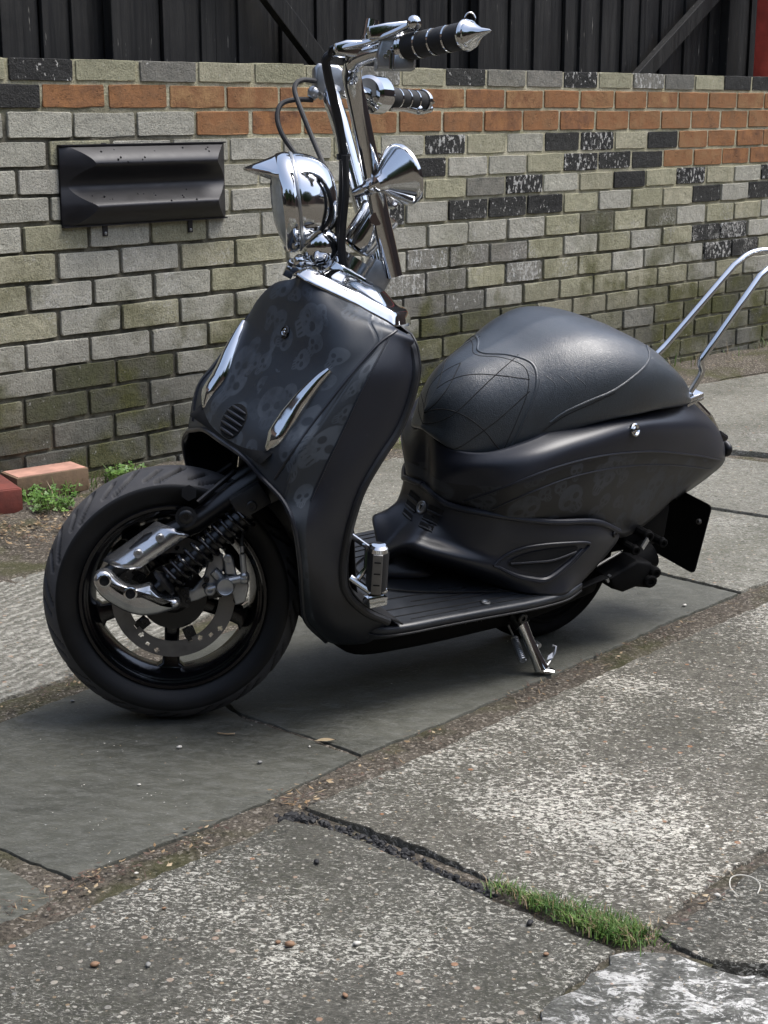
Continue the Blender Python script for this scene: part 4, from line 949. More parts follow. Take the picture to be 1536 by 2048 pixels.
# chrome steering shroud on top of the cowl
top = [r for r in cowl_rows[0]]; rowsC = []
ring = [B(592, 549, 0), B(612, 562, .022), B(650, 581, .047), B(705, 607, .077), B(745, 629, .092), B(775, 645, .105), B(796, 656, .11)]
rear = [V((-.375, .06, .712)), V((-.385, 0, .708))]
base = ring+rear; tp = []
axn = AX
cN = B(700, 585, 0)
for i, p in enumerate(base):
    q = p.lerp(cN, .30)+AX*.018; tp.append(q)
tp2 = [p.lerp(cN, .58)+AX*.030 for p in base]; tp3 = [p.lerp(cN, .72)+AX*.031 for p in base]; tp4 = [p.lerp(cN, .74)+AX*.020 for p in base]
shd = patch('steering_shroud', [base, [a.lerp(b, .45)+AX*.010 for a, b in zip(base, tp)], tp, tp2, tp3, tp4], 'chrome', sc, 5, True, .002)

# ---- floorboard
FZ = .200
edge_f = [(-.262, .12), (-.285, .172), (-.33, .188), (-.42, .192), (-.52, .197), (-.60, .202), (-.66, .202), (-.71, .196), (-.76, .175)]
E_ = spline([V((x, y, 0)) for x, y in edge_f], 6); m = MBld()
prof = [(0, -.040, -.035), (0, -.024, -.010), (0, -.012, -.001), (0, -.005, 0), (0, -.001, -.003), (0, 0, -.010)]
v = []; f = []; rowsn = []
for p in E_:
    for (a, dz, di) in prof:
        q = V((p.x, p.y+di, FZ+dz)); v.append(q)
    v.append(V((p.x, p.y-.020, FZ))); v.append(V((p.x, 0, FZ)))
nP = len(prof)+2; nE = len(E_)
for s in (1, -1):
    m.add([V((q.x, q.y*s, q.z)) for q in v], [(i*nP+k, i*nP+k+1, (i+1)*nP+k+1, (i+1)*nP+k) for i in range(nE-1) for k in range(nP-1)])
fb = m.build('floorboard', 'floorp', sc, True, 50)  # paler plastic than elsewhere, sky reflection put into the colour
for s in (1, -1):   # raised tread bands and edge bead
    for pts, r in (([(-.30, .150), (-.40, .156), (-.52, .162), (-.60, .165), (-.63, .160), (-.60, .150)], .0013), ([(-.30, .122), (-.40, .130), (-.52, .139), (-.585, .141), (-.60, .135), (-.57, .128), (-.50, .122), (-.40, .112)], .0013),
                   ([(-.33, .085), (-.42, .092), (-.50, .104), (-.53, .104), (-.52, .095), (-.48, .086)], .0013), ([(-.36, .171), (-.52, .178), (-.64, .186), (-.70, .185), (-.67, .176), (-.62, .172)], .0010)):
        m = MBld(); m.tube(spline([V((x, y*s, FZ+.0004)) for x, y in pts], 8), r, 6); m.build('tread_line', 'seam_recess', fb)
    m = MBld(); m.tube([V((p.x, (p.y-.001)*s, FZ-.017)) for p in E_], .0022, 8); m.build('edge_trim', 'plast', fb)
    m = MBld(); p = B(980, 1183, .18); p = V((p.x, .172*s, FZ+.001)); m.lathe([(0, .009), (.002, .009), (.003, .006), (.001, .005), (.001, 0)], p, (0, 0, 1), 18); m.build('floor_bolt', 'alu', fb)
# belly pan under the floor
rws = [[V((x, 0, z0)), V((x, y1*.7, z0)), V((x, y1, z0+.012)), V((x, y1+.012, z0+.05)), V((x, y2, .182))] for x, z0, y1, y2 in ((-.255, .135, .085, .13), (-.30, .100, .105, .172), (-.40, .098, .120, .178), (-.55, .100, .125, .182), (-.70, .105, .125, .180), (-.85, .125, .115, .150))]
bel = patch('belly_pan', rws, 'under', sc, 5, True, .003)  # near-black colour paints in the shade below the floor
bb = bvh(bel)
m = MBld(); rs_ = random.Random(11)   # scraped script-like marks on the belly pan
for k in range(9):
    x = 858+k*12; y = 1252-k*1.9; P = []
    for q in range(7): 
        a, _ = on(bb, x+q*2.4+rs_.uniform(-1, 1), y+5*math.sin(q*1.7+k)+rs_.uniform(-1.5, 1.5), .0006)
        if a is not None: P.append(a)
    if len(P) > 2: m.tube(P, .00055, 4)
if m.v: m.build('scratch_marks', 'disc', bel)

# ---- centre tower, side skirt
top_e = [V((-.484, 0, .376)), B(872, 992, .045), B(905, 1012, .078), B(1000, 1031, .145), B(1100, 1043, .178), B(1190, 1043, .182), B(1238, 1062, .165)]
r1 = [V((-.477, 0, .330)), B(868, 1035, .050), B(897, 1052, .080), B(1000, 1072, .150), B(1100, 1072, .182), B(1185, 1072, .190), B(1236, 1080, .168)]
r2 = [V((-.438, 0, .288)), B(838, 1068, .055), B(884, 1080, .083), B(985, 1108, .145), B(1090, 1115, .180), B(1165, 1112, .188), B(1212, 1112, .168)]
r3 = [V((-.398, 0, .246)), B(810, 1096, .052), B(856, 1110, .085), B(978, 1142, .148), B(1060, 1160, .180), B(1135, 1150, .190), B(1185, 1142, .170)]
r4 = [V((-.385, 0, .203)), BZ(802, 1121, .203), BZ(850, 1128, .203), BZ(975, 1168, .203), BZ(1045, 1186, .203), B(1122, 1190, .200), B(1152, 1176, .178)]
skirt = patch('side_skirt', [top_e, r1, r2, r3, r4], 'body', sc, 7, True, .004)
bs = bvh(skirt)
for s in (1, -1):
    m = MBld(); m.tube([V((p.x+.001, p.y*s, p.z)) for p in spline([p+V((0, .001, 0)) for p in top_e], 7)], .0060, 10); m.build('skirt_rim', 'body', skirt)
# louvre panel with the lock
m = MBld(); c_, n_ = on(bs, 845, 1015); pn_ = n_
for (px, py, hl) in ((878-8, 0, 0),): pass
lp = None
for a, b, dx, dy in (((860, 1008), (889, 1021), -5, 11), ((850, 1026), (879, 1039), -5, 11), ((842, 1042), (868, 1054), -4, 10), ((822, 979), (840, 995), -4, 11), ((816, 998), (834, 1014), -4, 11), ((809, 1016), (826, 1031), -3, 10)):
    q = [on(bs, *p_, .0012) for p_ in (a, ((a[0]+b[0])/2, (a[1]+b[1])/2), b, (b[0]+dx, b[1]+dy), ((a[0]+b[0])/2+dx, (a[1]+b[1])/2+dy), (a[0]+dx, a[1]+dy))]
    if any(x[0] is None for x in q): continue
    P = [x[0] for x in q]
    if lp is None: m = MBld(); m.tube([P[0]-q[0][1]*.008, P[2]-q[0][1]*.008], .001, 4); lp = m.build('louvre_panel', 'body', sc)
    m = MBld(); m.add(P, [(0, 1, 4, 5), (1, 2, 3, 4)]); m.build('louvre_slot_shade', 'seam_recess', lp, False, None)  # flat black quads painted as the shade inside the slots
    m = MBld(); m.tube([P[5], P[4]+q[1][1]*.0012, P[3]], [.0016, .0024, .0016], 8); m.build('louvre_lip', 'floorp', lp)
p, n_ = on(bs, 845, 1015); m = MBld(); m.lathe([(-.002, .0125), (.004, .0125), (.005, .0105), (.004, .0085), (.003, .008), (.004, .006), (.004, 0)], p, n_, 28); lk = m.build('seat_lock', 'alu', sc)
m = MBld(); m.box(p+n_*.0045, V((0, 0, 1))*.0045, n_.cross(V((0, 0, 1))).normalized()*.0012, n_*.0012); m.build('key_slot', 'seam_recess', lk)
for s in (1, -1):   # joint between tower and floor
    P = spline([V((-.372, 0, FZ+.003)), V((-.380, .045*s, FZ+.003)), V((-.408, .072*s, FZ+.003)), V((-.47, .105*s, FZ+.003)), V((-.56, .140*s, FZ+.003)), V((-.64, .165*s, FZ+.003))], 6)
    m = MBld(); m.tube(P, .0016, 6); m.build('floor_seam', 'seam_recess', fb)
# side scoop
for s in (1, -1):
    eye = [(988, 1131), (1010, 1112), (1040, 1098), (1080, 1090), (1130, 1086), (1178, 1086), (1162, 1108), (1135, 1135), (1095, 1163), (1060, 1160), (1020, 1146)]
    ins = [(1015, 1128), (1040, 1110), (1080, 1100), (1125, 1094), (1155, 1093), (1140, 1112), (1115, 1132), (1088, 1146), (1050, 1142)]
    outl = surf_path(bs, eye+[eye[0]], .001, 4); fl_ = lambda L: [V((p.x, p.y*s, p.z)) for p in L]
    m = MBld(); m.tube(fl_(outl), .0030, 8); sco = m.build('air_scoop', 'body', sc)
    pin = [q for q in (on(bs, x, y, .0022)[0] for x, y in ins) if q]; c_ = on(bs, 1082, 1121, .0024)[0]; pin = spline(pin, 3, True)
    m = MBld(); m.add(fl_([c_]+pin), [(0, i+1, (i+1) % len(pin)+1) for i in range(len(pin))]); m.build('scoop_shade', 'seam_recess', sco, True, None)  # flat black patch on the skirt paints the shade of a hollow
    m = MBld(); m.tube(fl_(surf_path(bs, [(1020, 1127), (1060, 1124), (1105, 1119), (1150, 1102)], .004, 4)), .0022, 8); m.build('scoop_fin', 'body', sco)
    m = MBld(); P = surf_path(bs, [(996, 1134), (1030, 1150), (1062, 1158), (1095, 1158), (1135, 1128), (1165, 1098)], .0015, 5); m.tube(fl_(P), [.003+.003*math.sin(PI*i/(len(P)-1)) for i in range(len(P))], 8); m.build('scoop_lip', 'body', sco)
p, n_ = on(bs, 1228, 1068, .001)
if p is not None:
    for s in (1, -1):
        m = MBld(); bolt(m, V((p.x, p.y*s, p.z)), V((n_.x, n_.y*s, n_.z)), .007, .003); m.build('skirt_bolt', 'blk', skirt)

# ---- rear body
K = [
 [V((-.478, 0, .500)), V((-.484, 0, .455)), V((-.488, 0, .420)), V((-.488, 0, .385)), V((-.484, 0, .350))],
 [B(885, 890, .045), B(876, 925, .046), B(872, 955, .046), B(872, 985, .046), B(872, 1000, .044)],
 [B(965, 905, .110), B(945, 935, .112), B(930, 970, .100), B(925, 1000, .092), B(920, 1022, .085)],
 [B(1050, 882, .140), B(1060, 915, .175), B(1040, 968, .180), B(1030, 1010, .172), B(1015, 1040, .155)],
 [B(1125, 848, .140), B(1170, 880, .188), B(1150, 930, .195), B(1130, 1000, .190), B(1110, 1050, .172)],
 [B(1200, 825, .130), B(1270, 850, .178), B(1240, 907, .190), B(1220, 990, .178), B(1190, 1055, .165)],
 [B(1275, 808, .105), B(1345, 845, .145), B(1320, 905, .165), B(1285, 985, .150), B(1245, 1075, .140)],
 [B(1337, 796, .070), B(1400, 848, .100), B(1385, 912, .125), B(1345, 970, .120), B(1300, 1042, .110)],
 [B(1375, 795, .040), B(1432, 858, .050), B(1440, 915, .075), B(1405, 952, .085), B(1345, 1000, .085)],
 [V((-1.165, 0, .470)), V((-1.262, 0, .386)), V((-1.292, 0, .322)), V((-1.255, 0, .288)), V((-1.165, 0, .245))]]
rowsB = [[K[j][i] for j in range(len(K))] for i in range(5)]
def rmat(i, j): return 0 if i < 1.98 else 1
rb = patch('rear_body', rowsB, ['body', 'side'], sc, 7, True, .004, rmat)
br = bvh(rb)
for pts, r in (([(925, 1004), (1000, 978), (1100, 938), (1200, 912), (1300, 903), (1385, 910), (1440, 920)], .0020), ([(985, 1018), (1060, 985), (1150, 952), (1250, 933), (1340, 930), (1420, 938)], .0015)):
    P = surf_path(br, pts, .0004)
    for s in (1, -1): m = MBld(); m.tube([V((p.x, p.y*s, p.z)) for p in P], r, 6); m.build('body_crease', 'body', rb)
p, n_ = on(br, 1268, 860, .001)
for s in (1, -1):
    m = MBld(); nn_ = V((n_.x, n_.y*s, n_.z)); m.lathe([(-.001, .0125), (.003, .0125), (.0045, .010), (.0035, .0075), (.002, .007), (.003, .004), (.0035, 0)], V((p.x, p.y*s, p.z)), nn_, 28); m.build('body_badge', 'chrome', rb)
m = MBld(); m.prism([V((-.51, -.06, .47)), V((-.51, .06, .47)), V((-1.1, .05, .44)), V((-1.1, -.05, .44))], (0, 0, .03)); m.build('seat_base', 'blk', sc)

# ---- seat
S_ = []
for x, w2, zr, zb_, xr in ((-.468, .0, .525, .488, 0), (-.482, .050, .568, .474, -.012), (-.512, .084, .603, .463, -.018), (-.560, .112, .626, .460, -.02), (-.620, .136, .646, .486, -.02), (-.690, .160, .670, .520, -.01), (-.765, .172, .680, .535, 0), (-.845, .170, .668, .537, 0), (-.925, .150, .636, .532, 0), (-1.005, .116, .592, .516, .008), (-1.075, .072, .548, .498, .012), (-1.128, .0, .503, .484, .014)):
    col = []
    for k in range(6):
        th = PI/2*k/5; ca, sa = math.cos(th), math.sin(th)
        e1 = .72 if x > -.6 else (.62 if x > -.7 else .56); col.append(V((x+xr*sa, w2*ca**e1*(1+.05*math.sin(2*th)), zb_+(zr-zb_)*(sa**.95 if k else 0))))
    S_.append(col)
rowsS = [[S_[j][i] for j in range(len(S_))] for i in range(6)]
low = [p.lerp(V((-.80, 0, .47)), .12)-V((0, 0, .006)) for p in rowsS[0]]
seat = patch('seat', [low]+rowsS, 'leather', sc, 8, True, 0)
bt = bvh(seat)
def seam(pts, r, nm='seam', mt='leather', lift=.0002, mir=True):
    P = surf_path(bt, pts, lift)
    if len(P) < 3: return
    for s in ((1, -1) if mir else (1,)):
        m = MBld(); m.tube([V((p.x, p.y*s, p.z)) for p in P], r, 8); m.build(nm, mt, seat)
seam([(1100, 845), (1130, 824), (1175, 803), (1223, 783), (1262, 757), (1290, 732), (1299, 712), (1293, 692)], .0022, 'piping', 'leather', .0004)
seam([(1085, 862), (1130, 832), (1180, 809), (1230, 786)], .0010, 'seam', 'seam_recess')
gS = grid([low]+rowsS, 8)
def sp_(u, v):
    a = 8*(1+v); b = 8*u; a = min(max(a, 0), len(gS)-1.001); b = min(max(b, 0), len(gS[0])-1.001); i0, j0 = int(a), int(b); ta, tb = a-i0, b-j0
    return (gS[i0][j0]*(1-ta)+gS[i0+1][j0]*ta)*(1-tb)+(gS[i0][j0+1]*(1-ta)+gS[i0+1][j0+1]*ta)*tb
def seat_line(pts, r, nm, mt, drop=0.0):
    P = [sp_(q.x, q.y) for q in spline([V((a, b, 0)) for a, b in pts], 8)]; c0 = V((-.7, 0, .52)); P = [p+(c0-p).normalized()*drop for p in P]
    P2 = [V((p.x, -p.y, p.z)) for p in P]
    for Q in (P, P2): m = MBld(); m.tube(Q, r, 8); m.build(nm, mt, seat)
seat_line([(3.0, 5), (3.12, 4.7), (3.55, 4.2), (3.93, 3.4), (3.9, 2.4), (3.6, 1.2), (3.3, .1)], .0026, 'piping', 'leather', .0006)
seat_line([(2.82, 5), (2.93, 4.7), (3.34, 4.15), (3.70, 3.35), (3.68, 2.4), (3.38, 1.2), (3.1, .1)], .0009, 'seam', 'seam_recess', .0003)
for q in ([(0, .9), (1.2, 1.9), (2.5, 3.1), (3.75, 4.1)], [(0, 3.2), (1.0, 4.0), (2.2, 5)], [(1.5, .1), (2.6, 1.2), (3.7, 2.2)], [(0, 3.2), (1.2, 2.1), (2.2, 1.2), (3.1, .3)], [(.9, 5), (2.2, 3.9), (3.74, 2.7)]):
    seat_line(q, .0012, 'quilt_stitch', 'seam_recess', .0006)
for q in ([(1060, 742), (1080, 760), (1072, 790)], [(1090, 750), (1112, 772), (1100, 806)], [(1120, 752), (1144, 776), (1130, 806)], [(1150, 752), (1172, 772), (1165, 792)]):
    seam(q, .0007, 'crease', 'leather', -.0002)

# ---- foot peg on the shield side (folding, chrome ended)
m = MBld(); pA, pB = B(757, 1100, .215), B(752, 1180, .215); ax_ = (pA-pB).normalized(); Lp = (pA-pB).length
m.lathe([(0, .010), (.004, .0185), (Lp-.004, .0185), (Lp, .017)], pB, ax_, 20); fp = m.build('foot_peg', 'rub', sc)
m = MBld(); m.lathe([(Lp-.001, .0175), (Lp+.006, .0165), (Lp+.010, .012), (Lp+.011, 0)], pB, ax_, 20); m.build('peg_cap', 'chrome', fp)
d1 = rayB(757, 1140)*-1; d1 = (d1-ax_*d1.dot(ax_)).normalized(); d2 = ax_.cross(d1)
m = MBld(); m.box((pA+pB)/2+d1*.016, d1*.0045, d2*.0085, ax_*Lp*.49, 0, .002); m.build('peg_inlay', 'disc', fp)
for k in range(3):
    m = MBld(); m.box(pB+ax_*Lp*(.25+.28*k)+d1*.0208, d1*.0006, d2*.0055, ax_*.0011); m.build('peg_slot', 'seam_recess', fp)
m = MBld(); m.tube([B(698, 1068, .16), B(735, 1093, .20), B(733, 1135, .205), B(716, 1157, .205)], [.0055]*4, 10); m.tube([B(700, 1155, .19), B(740, 1183, .215)], .006, 10)
m.tube([B(738, 1198, .21), B(768, 1192, .222)], .011, 14); m.sphere(B(768, 1180, .225), .007); m.box(B(750, 1200, .205), V((.018, 0, 0)), V((0, .012, 0)), V((0, 0, .008)), 0, .002); m.build('peg_bracket', 'chrome', sc)

# ---- side stand
kf = MB.transposed() @ (G(1098, 1343, .012)-O)
def GB(px, py, z=0.0): return MB.transposed() @ (G(px, py, z)-O)
kt = B(1040, 1240, .150)
ke = GB(1083, 1338, .012)
m = MBld(); m.tube([kt, kt.lerp(ke, .35), kt.lerp(ke, .75), ke], [.013, .0105, .0115, .014], 14); m.tube([ke, GB(1108, 1342, .008)], [.012, .007], 10, flat=.5); ss = m.build('side_stand', 'chrome', sc)
m = MBld(); m.tube([B(1030, 1228, .135), B(1046, 1250, .155)], .017, 12); bolt(m, B(1044, 1236, .165), V((0, 1, 0)), .011, .005); m.build('stand_pivot', 'blk', ss)
m = MBld(); a = B(1028, 1275, .13); b = GB(1046, 1322, .03); m.tube([B(1016, 1250, .13), a], .0022, 6)
ax_ = (b-a).normalized(); u_ = ax_.cross(V((1, 0, 0))).normalized(); w2 = ax_.cross(u_); m.tube([a+ax_*((b-a).length*i/120)+(u_*math.cos(i*.7)+w2*math.sin(i*.7))*.0062 for i in range(121)], .0016, 6); m.build('stand_spring', 'alu', ss)
m = MBld(); m.tube([GB(1088, 1340, .01), GB(1100, 1322, .02), GB(1110, 1305, .035), GB(1112, 1293, .045), GB(1105, 1291, .046)], .0026, 8); m.prism([GB(1094, 1312, .03), GB(1106, 1303, .035), GB(1104, 1316, .025), GB(1092, 1320, .024)], V((0, .003, .002))); m.tube([B(1070, 1285, .17), B(1079, 1292, .185)], .005, 8); m.build('stand_tang', 'alu', ss)

# ---- rear end: engine, plate, lamp, sissy bar
m = MBld(); m.box(V((-.90, -.02, .24)), V((.17, 0, 0)), V((0, .10, 0)), V((0, 0, .05)), 0, .02); m.box(V((-.72, 0, .16)), V((.12, 0, 0)), V((0, .09, 0)), V((0, 0, .045)), 0, .015)
m.prism([B(x, y, .10) for x, y in ((1188, 1138), (1243, 1103), (1272, 1108), (1283, 1150), (1262, 1158), (1240, 1156), (1215, 1166), (1195, 1160))], V((0, .05, 0)), .008); m.tube([B(1262, 1125, .09), B(1295, 1105, .09)], [.03, .034], 18); eng = m.build('engine', 'under', sc)  # engine coloured near-black, shade of the bodywork painted in
for px, py, r in ((1310, 1145, .012), (1325, 1085, .010), (1296, 1072, .012), (1300, 1162, .014), (1270, 1100, .010)):
    m = MBld(); bolt(m, B(px, py, .155 if px < 1320 else .12), V((.3, 1, 0)), r, .006); m.tube([B(px, py, .155 if px < 1320 else .12)-V((0, .06, 0)), B(px, py, .155 if px < 1320 else .12)], r*.9, 10); m.build('engine_bolt', 'under', eng)
m = MBld(); m.tube([B(1192, 1133, .14), B(1243, 1103, .13)], .003, 6); m.build('trim_wire', 'blk', eng)
m = MBld(); m.box(B(1290, 1087, .165), V((.003, 0, .004)), V((0, .002, 0)), V((-.006, 0, .009))); m.build('engine_label', 'satin', eng)
m = MBld(); m.box(B(1217, 1157, .14), V((.006, 0, -.004)), V((0, .004, 0)), V((.003, 0, .004))); m.build('exhaust_tab', 'satin', eng)
# number plate seen from its back
c1, c2, c3 = B(1425, 1012, .10), B(1389, 1148, .10), None
up_ = (c1-c2).normalized(); hgt_ = (c1-c2).length; Wp = .20
P = [c1, c2, c2-V((0, Wp, 0)), c1-V((0, Wp, 0))]; nP_ = V((0, 1, 0)).cross(up_).normalized()
def rnd_poly(P, r, n=4):
    out = []
    for i, p in enumerate(P):
        a = (P[i-1]-p).normalized(); b = (P[(i+1) % len(P)]-p).normalized()
        for k in range(n+1): t = k/n; out.append((p+a*r)*(1-t)**2+p*2*t*(1-t)+(p+b*r)*t*t)
    return out
m = MBld(); m.prism(rnd_poly(P, .012), nP_*.003); npl = m.build('number_plate', 'plate', sc, True, 30)
m = MBld(); bolt(m, B(1400, 1043, .085)+nP_*.004, nP_, .006, .003); m.build('plate_screw', 'disc', npl)
m = MBld(); m.box(V((-1.13, 0, .285)), V((.05, 0, -.02)), V((0, .035, 0)), V((0, 0, .012)), 0, .004); m.build('plate_bracket', 'blk', sc)
m = MBld(); m.sphere(V((-1.272, 0, .352)), .020, 16, 0, (.6, 1.6, 1)); m.build('tail_lamp', 'blk', sc)
m = MBld(); m.tube([B(1438, 868, .02), B(1450, 876, .02)], .008, 10); m.build('rear_knob', 'blk', sc)
m = MBld(); P = [B(1362, 790, .03), B(1388, 806, .03), B(1415, 836, .02), B(1432, 858, .01)]
m.tube(P, [.004, .010, .012, .006], 10); m.build('tail_trim', 'chrome', sc)
# sissy bar: two chrome rods bent up and back
def rounded(P, r=.012):
    out = [P[0]]
    for i in range(1, len(P)-1):
        a = (P[i-1]-P[i]); b = (P[i+1]-P[i]); q = min(r, a.length*.45, b.length*.45); a.normalize(); b.normalize()
        for k in range(6): t = k/5; out.append((P[i]+a*q)*(1-t)**2+P[i]*2*t*(1-t)+(P[i]+b*q)*t*t)
    return out+[P[-1]]
bar_n = rounded([B(1381, 784, .055), B(1406, 742, .062), B(1399, 724, .062), B(1520, 552, .062)])+spline([B(1532, 541, .060), B(1550, 532, .055), B(1590, 520, .035), B(1625, 520, 0)], 5)[1:]
bar_f = rounded([V((-1.10, -.055, .497)), B(1306, 716, -.062), B(1333, 689, -.062), B(1468, 531, -.062)])+spline([B(1488, 514, -.062), B(1507, 505, -.060), B(1530, 501, -.055), B(1570, 504, -.035), B(1625, 520, 0)], 5)[1:]
m = MBld(); m.tube(bar_n, .0068, 14); m.tube(bar_f, .0068, 14); m.build('backrest_bar', 'chrome', sc)
m = MBld(); m.box(B(1375, 792, .05), V((.026, 0, -.006)), V((0, .020, 0)), V((.001, 0, .005)), 0, .003); m.box(B(1380, 799, .05), V((.022, 0, -.006)), V((0, .017, 0)), V((.001, 0, .003)), 0, .002); m.build('bar_clamp', 'chrome', sc)
m = MBld(); m.box(V((-1.095, -.055, .492)), V((.026, 0, -.006)), V((0, .020, 0)), V((.001, 0, .005)), 0, .003); m.build('bar_clamp', 'chrome', sc)

# ---- handlebars
m = MBld()
cl = [T(648, 520, 0), T(700, 549, 0), T(767, 588, 0)]; dirc = (cl[2]-cl[0]).normalized(); upc = (dirc.cross(sy)).normalized(); upc = upc if upc.z > 0 else -upc
cc = (cl[0]+cl[2])/2; hl = (cl[2]-cl[0]).length/2
P = []
for a in range(24):
    q = 2*PI*a/24; P.append(cc+dirc*hl*math.copysign(abs(math.cos(q))**.6, math.cos(q))+sy*.058*math.copysign(abs(math.sin(q))**.7, math.sin(q))-upc*.008)
m.prism(P, upc*.014, .003); tcl = m.build('steering_clamp', 'chrome', sc)
m = MBld(); m.tube([cc-upc*.02, cc-upc*.006], .045, 24); m.build('clamp_spacer', 'glossb', tcl)
for s in (1, -1): m = MBld(); m.box(T(745, 562, 0)+sy*.042*s+upc*.012, dirc*.020, sy*.016, upc*.022, 0, .004); m.build('riser_block', 'satin', tcl)
m = MBld(); m.tube([T(700, 545, 0), T(716, 520, 0)], .030, 24); m.build('top_nut', 'chrome', tcl)
near = [(787, 553, .052), (778, 510, .055), (762, 440, .060), (746, 360, .066), (730, 280, .074), (714, 205, .086), (705, 165, .100), (704, 142, .118), (712, 122, .145), (740, 108, .165), (790, 98, .190), (830, 90, .22), (935, 70, .315)]
farp = [(757, 553, -.052), (748, 500, -.055), (733, 440, -.060), (712, 370, -.066), (694, 300, -.075), (676, 235, -.088), (666, 205, -.100), (664, 190, -.118), (676, 182, -.14), (710, 185, -.15), (740, 192, -.17), (790, 200, -.25), (850, 206, -.325)]
m = MBld(); m.tube(spline([T(*q) for q in near], 6), [.0160]*(8*6)+[.0130]*(4*6+1), 20); hb = m.build('handlebar', 'chrome', sc)
m = MBld(); m.tube(spline([T(*q) for q in farp], 6), [.0160]*(8*6)+[.0130]*(4*6+1), 20); m.build('handlebar', 'chrome', sc)
def grip(a, b, tip, r):
    ax_ = (b-a).normalized(); L = (b-a).length; m = MBld()
    pr = [(0, .010), (0, r*.98)]
    for k in range(4):
        for t in range(1, 7): pr.append((L*(k+t/6)/4, r*(1.0-.07*abs(2*t/6-1)**3)+(.0008 if k == 0 else 0)))
    pr += [(L, .010)]
    m.lathe(pr, a, ax_, 32); g = m.build('grip', 'grip', sc)
    for k in range(1, 4): m = MBld(); m.lathe([(L*k/4-.0018, r*.9), (L*k/4-.0018, r*1.03), (L*k/4+.0018, r*1.03), (L*k/4+.0018, r*.9)], a, ax_, 32); m.build('grip_ring', 'chrome', g)
    m = MBld(); m.lathe([(L, r*.8), (L, r*1.1), (L+.004, r*1.16), (L+.007, r*1.1), (L+.009, r*1.0), (L+.013, r*1.02), (L+.016, r*.92), (L+.020, r*.72), (L+.034, r*.33), (L+.050, r*.12), (L+.053, 0)], a, ax_, 32); m.build('grip_spike', 'chrome', g)
    m = MBld(); m.lathe([(-.012, r*.7), (-.012, r*1.05), (-.008, r*1.12), (-.005, r*1.02), (-.002, r*1.10), (.001, r*1.0)], a, ax_, 32); m.build('grip_collar', 'chrome', g)
    return ax_
ga, gb = T(815, 94, .205), T(930, 71, .305); axn_ = grip(ga, gb, None, .0205)
fa, fb_ = T(772, 195, -.205), T(842, 202, -.305); axf_ = grip(fa, fb_, None, .0190)
# near side: lever, perch and switch box
def plane_box(m, pts, lat, depth, bev=.003, mi=0): 
    m.prism([T(x, y, lat) for x, y in pts], sy*depth, bev, mi)
m = MBld(); plane_box(m, [(748, 112), (756, 80), (786, 76), (808, 92), (824, 112), (823, 143), (748, 143)], .155, .045, .005)
plane_box(m, [(785, 112), (826, 114), (824, 142), (785, 142)], .19, .022, .003); sw = m.build('switch_housing', 'satin', sc)
m = MBld()
for px in (781, 789): m.tube([T(px, 108, .204), T(px, 138, .204)], .0022, 8)
bolt(m, T(778, 106, .203), sy, .005, .003); bolt(m, T(771, 112, .203), sy, .004, .003); m.build('switch_trim', 'chrome', sw)
m = MBld(); m.tube([T(738, 74, .150), T(744, 40, .150)], .0115, 20); m.tube([T(738, 80, .150), T(738, 72, .15)], .014, 20); m.build('mirror_stub', 'chrome', sc)
m = MBld(); lev = [T(672, 98, .150), T(700, 93, .165), T(735, 85, .185), T(775, 70, .205), T(810, 55, .225), T(826, 47, .235)]
m.tube(spline(lev, 6), [.0085-.002*math.sin(i/31*PI) for i in range(31)], 12, flat=.7); m.sphere(T(828, 46, .237), .0118); m.build('brake_lever', 'chrome', sc)
m = MBld(); plane_box(m, [(665, 92), (690, 84), (722, 84), (745, 98), (742, 118), (700, 118), (668, 112)], .135, .030, .005); plane_box(m, [(732, 58), (770, 50), (808, 46), (822, 52), (770, 82), (735, 82)], .175, .030, .004); m.build('lever_perch', 'chrome', sc)
m = MBld(); m.tube([T(662, 108, .14), T(665, 98, .145), T(676, 92, .15)], .006, 10); m.build('cable_nut', 'blk', sc)
m = MBld(); cen_ = gb+axn_*.010+sz_*.022; m.tube([cen_+sx*math.cos(a)*-.008+sz_*math.sin(a)*.010 for a in [PI*1.15*k/10-.1 for k in range(11)]], .0013, 6); m.build('spike_ring', 'chrome', sc)
# far side: master cylinder and throttle housing
m = MBld(); plane_box(m, [(624, 140), (632, 132), (672, 136), (688, 150), (686, 192), (640, 200), (624, 180)], -.17, .050, .007); m.sphere(T(628, 185, -.13), .012); m.tube([T(622, 196, -.13), T(632, 180, -.13)], .008, 10); m.build('brake_master_cylinder', 'satin', sc)
m = MBld(); c_ = T(752, 190, -.18); m.lathe([(-.032, 0), (-.032, .028), (-.026, .034), (.010, .034), (.016, .028), (.018, .020)], c_, axf_, 28); plane_box(m, [(730, 195), (765, 195), (768, 222), (735, 225)], -.2, .03, .005); th_ = m.build('throttle_housing', 'chrome', sc)
m = MBld(); plane_box(m, [(748, 182), (766, 182), (768, 200), (750, 200)], -.165, .006, .001); m.build('throttle_window', 'seam_recess', th_)
m = MBld(); m.tube(spline([T(780, 215, -.21), T(810, 216, -.25), T(838, 222, -.29), T(860, 218, -.33)], 6), .007, 12); m.sphere(T(836, 219, -.28), .010, 12); m.build('brake_lever', 'chrome', sc)
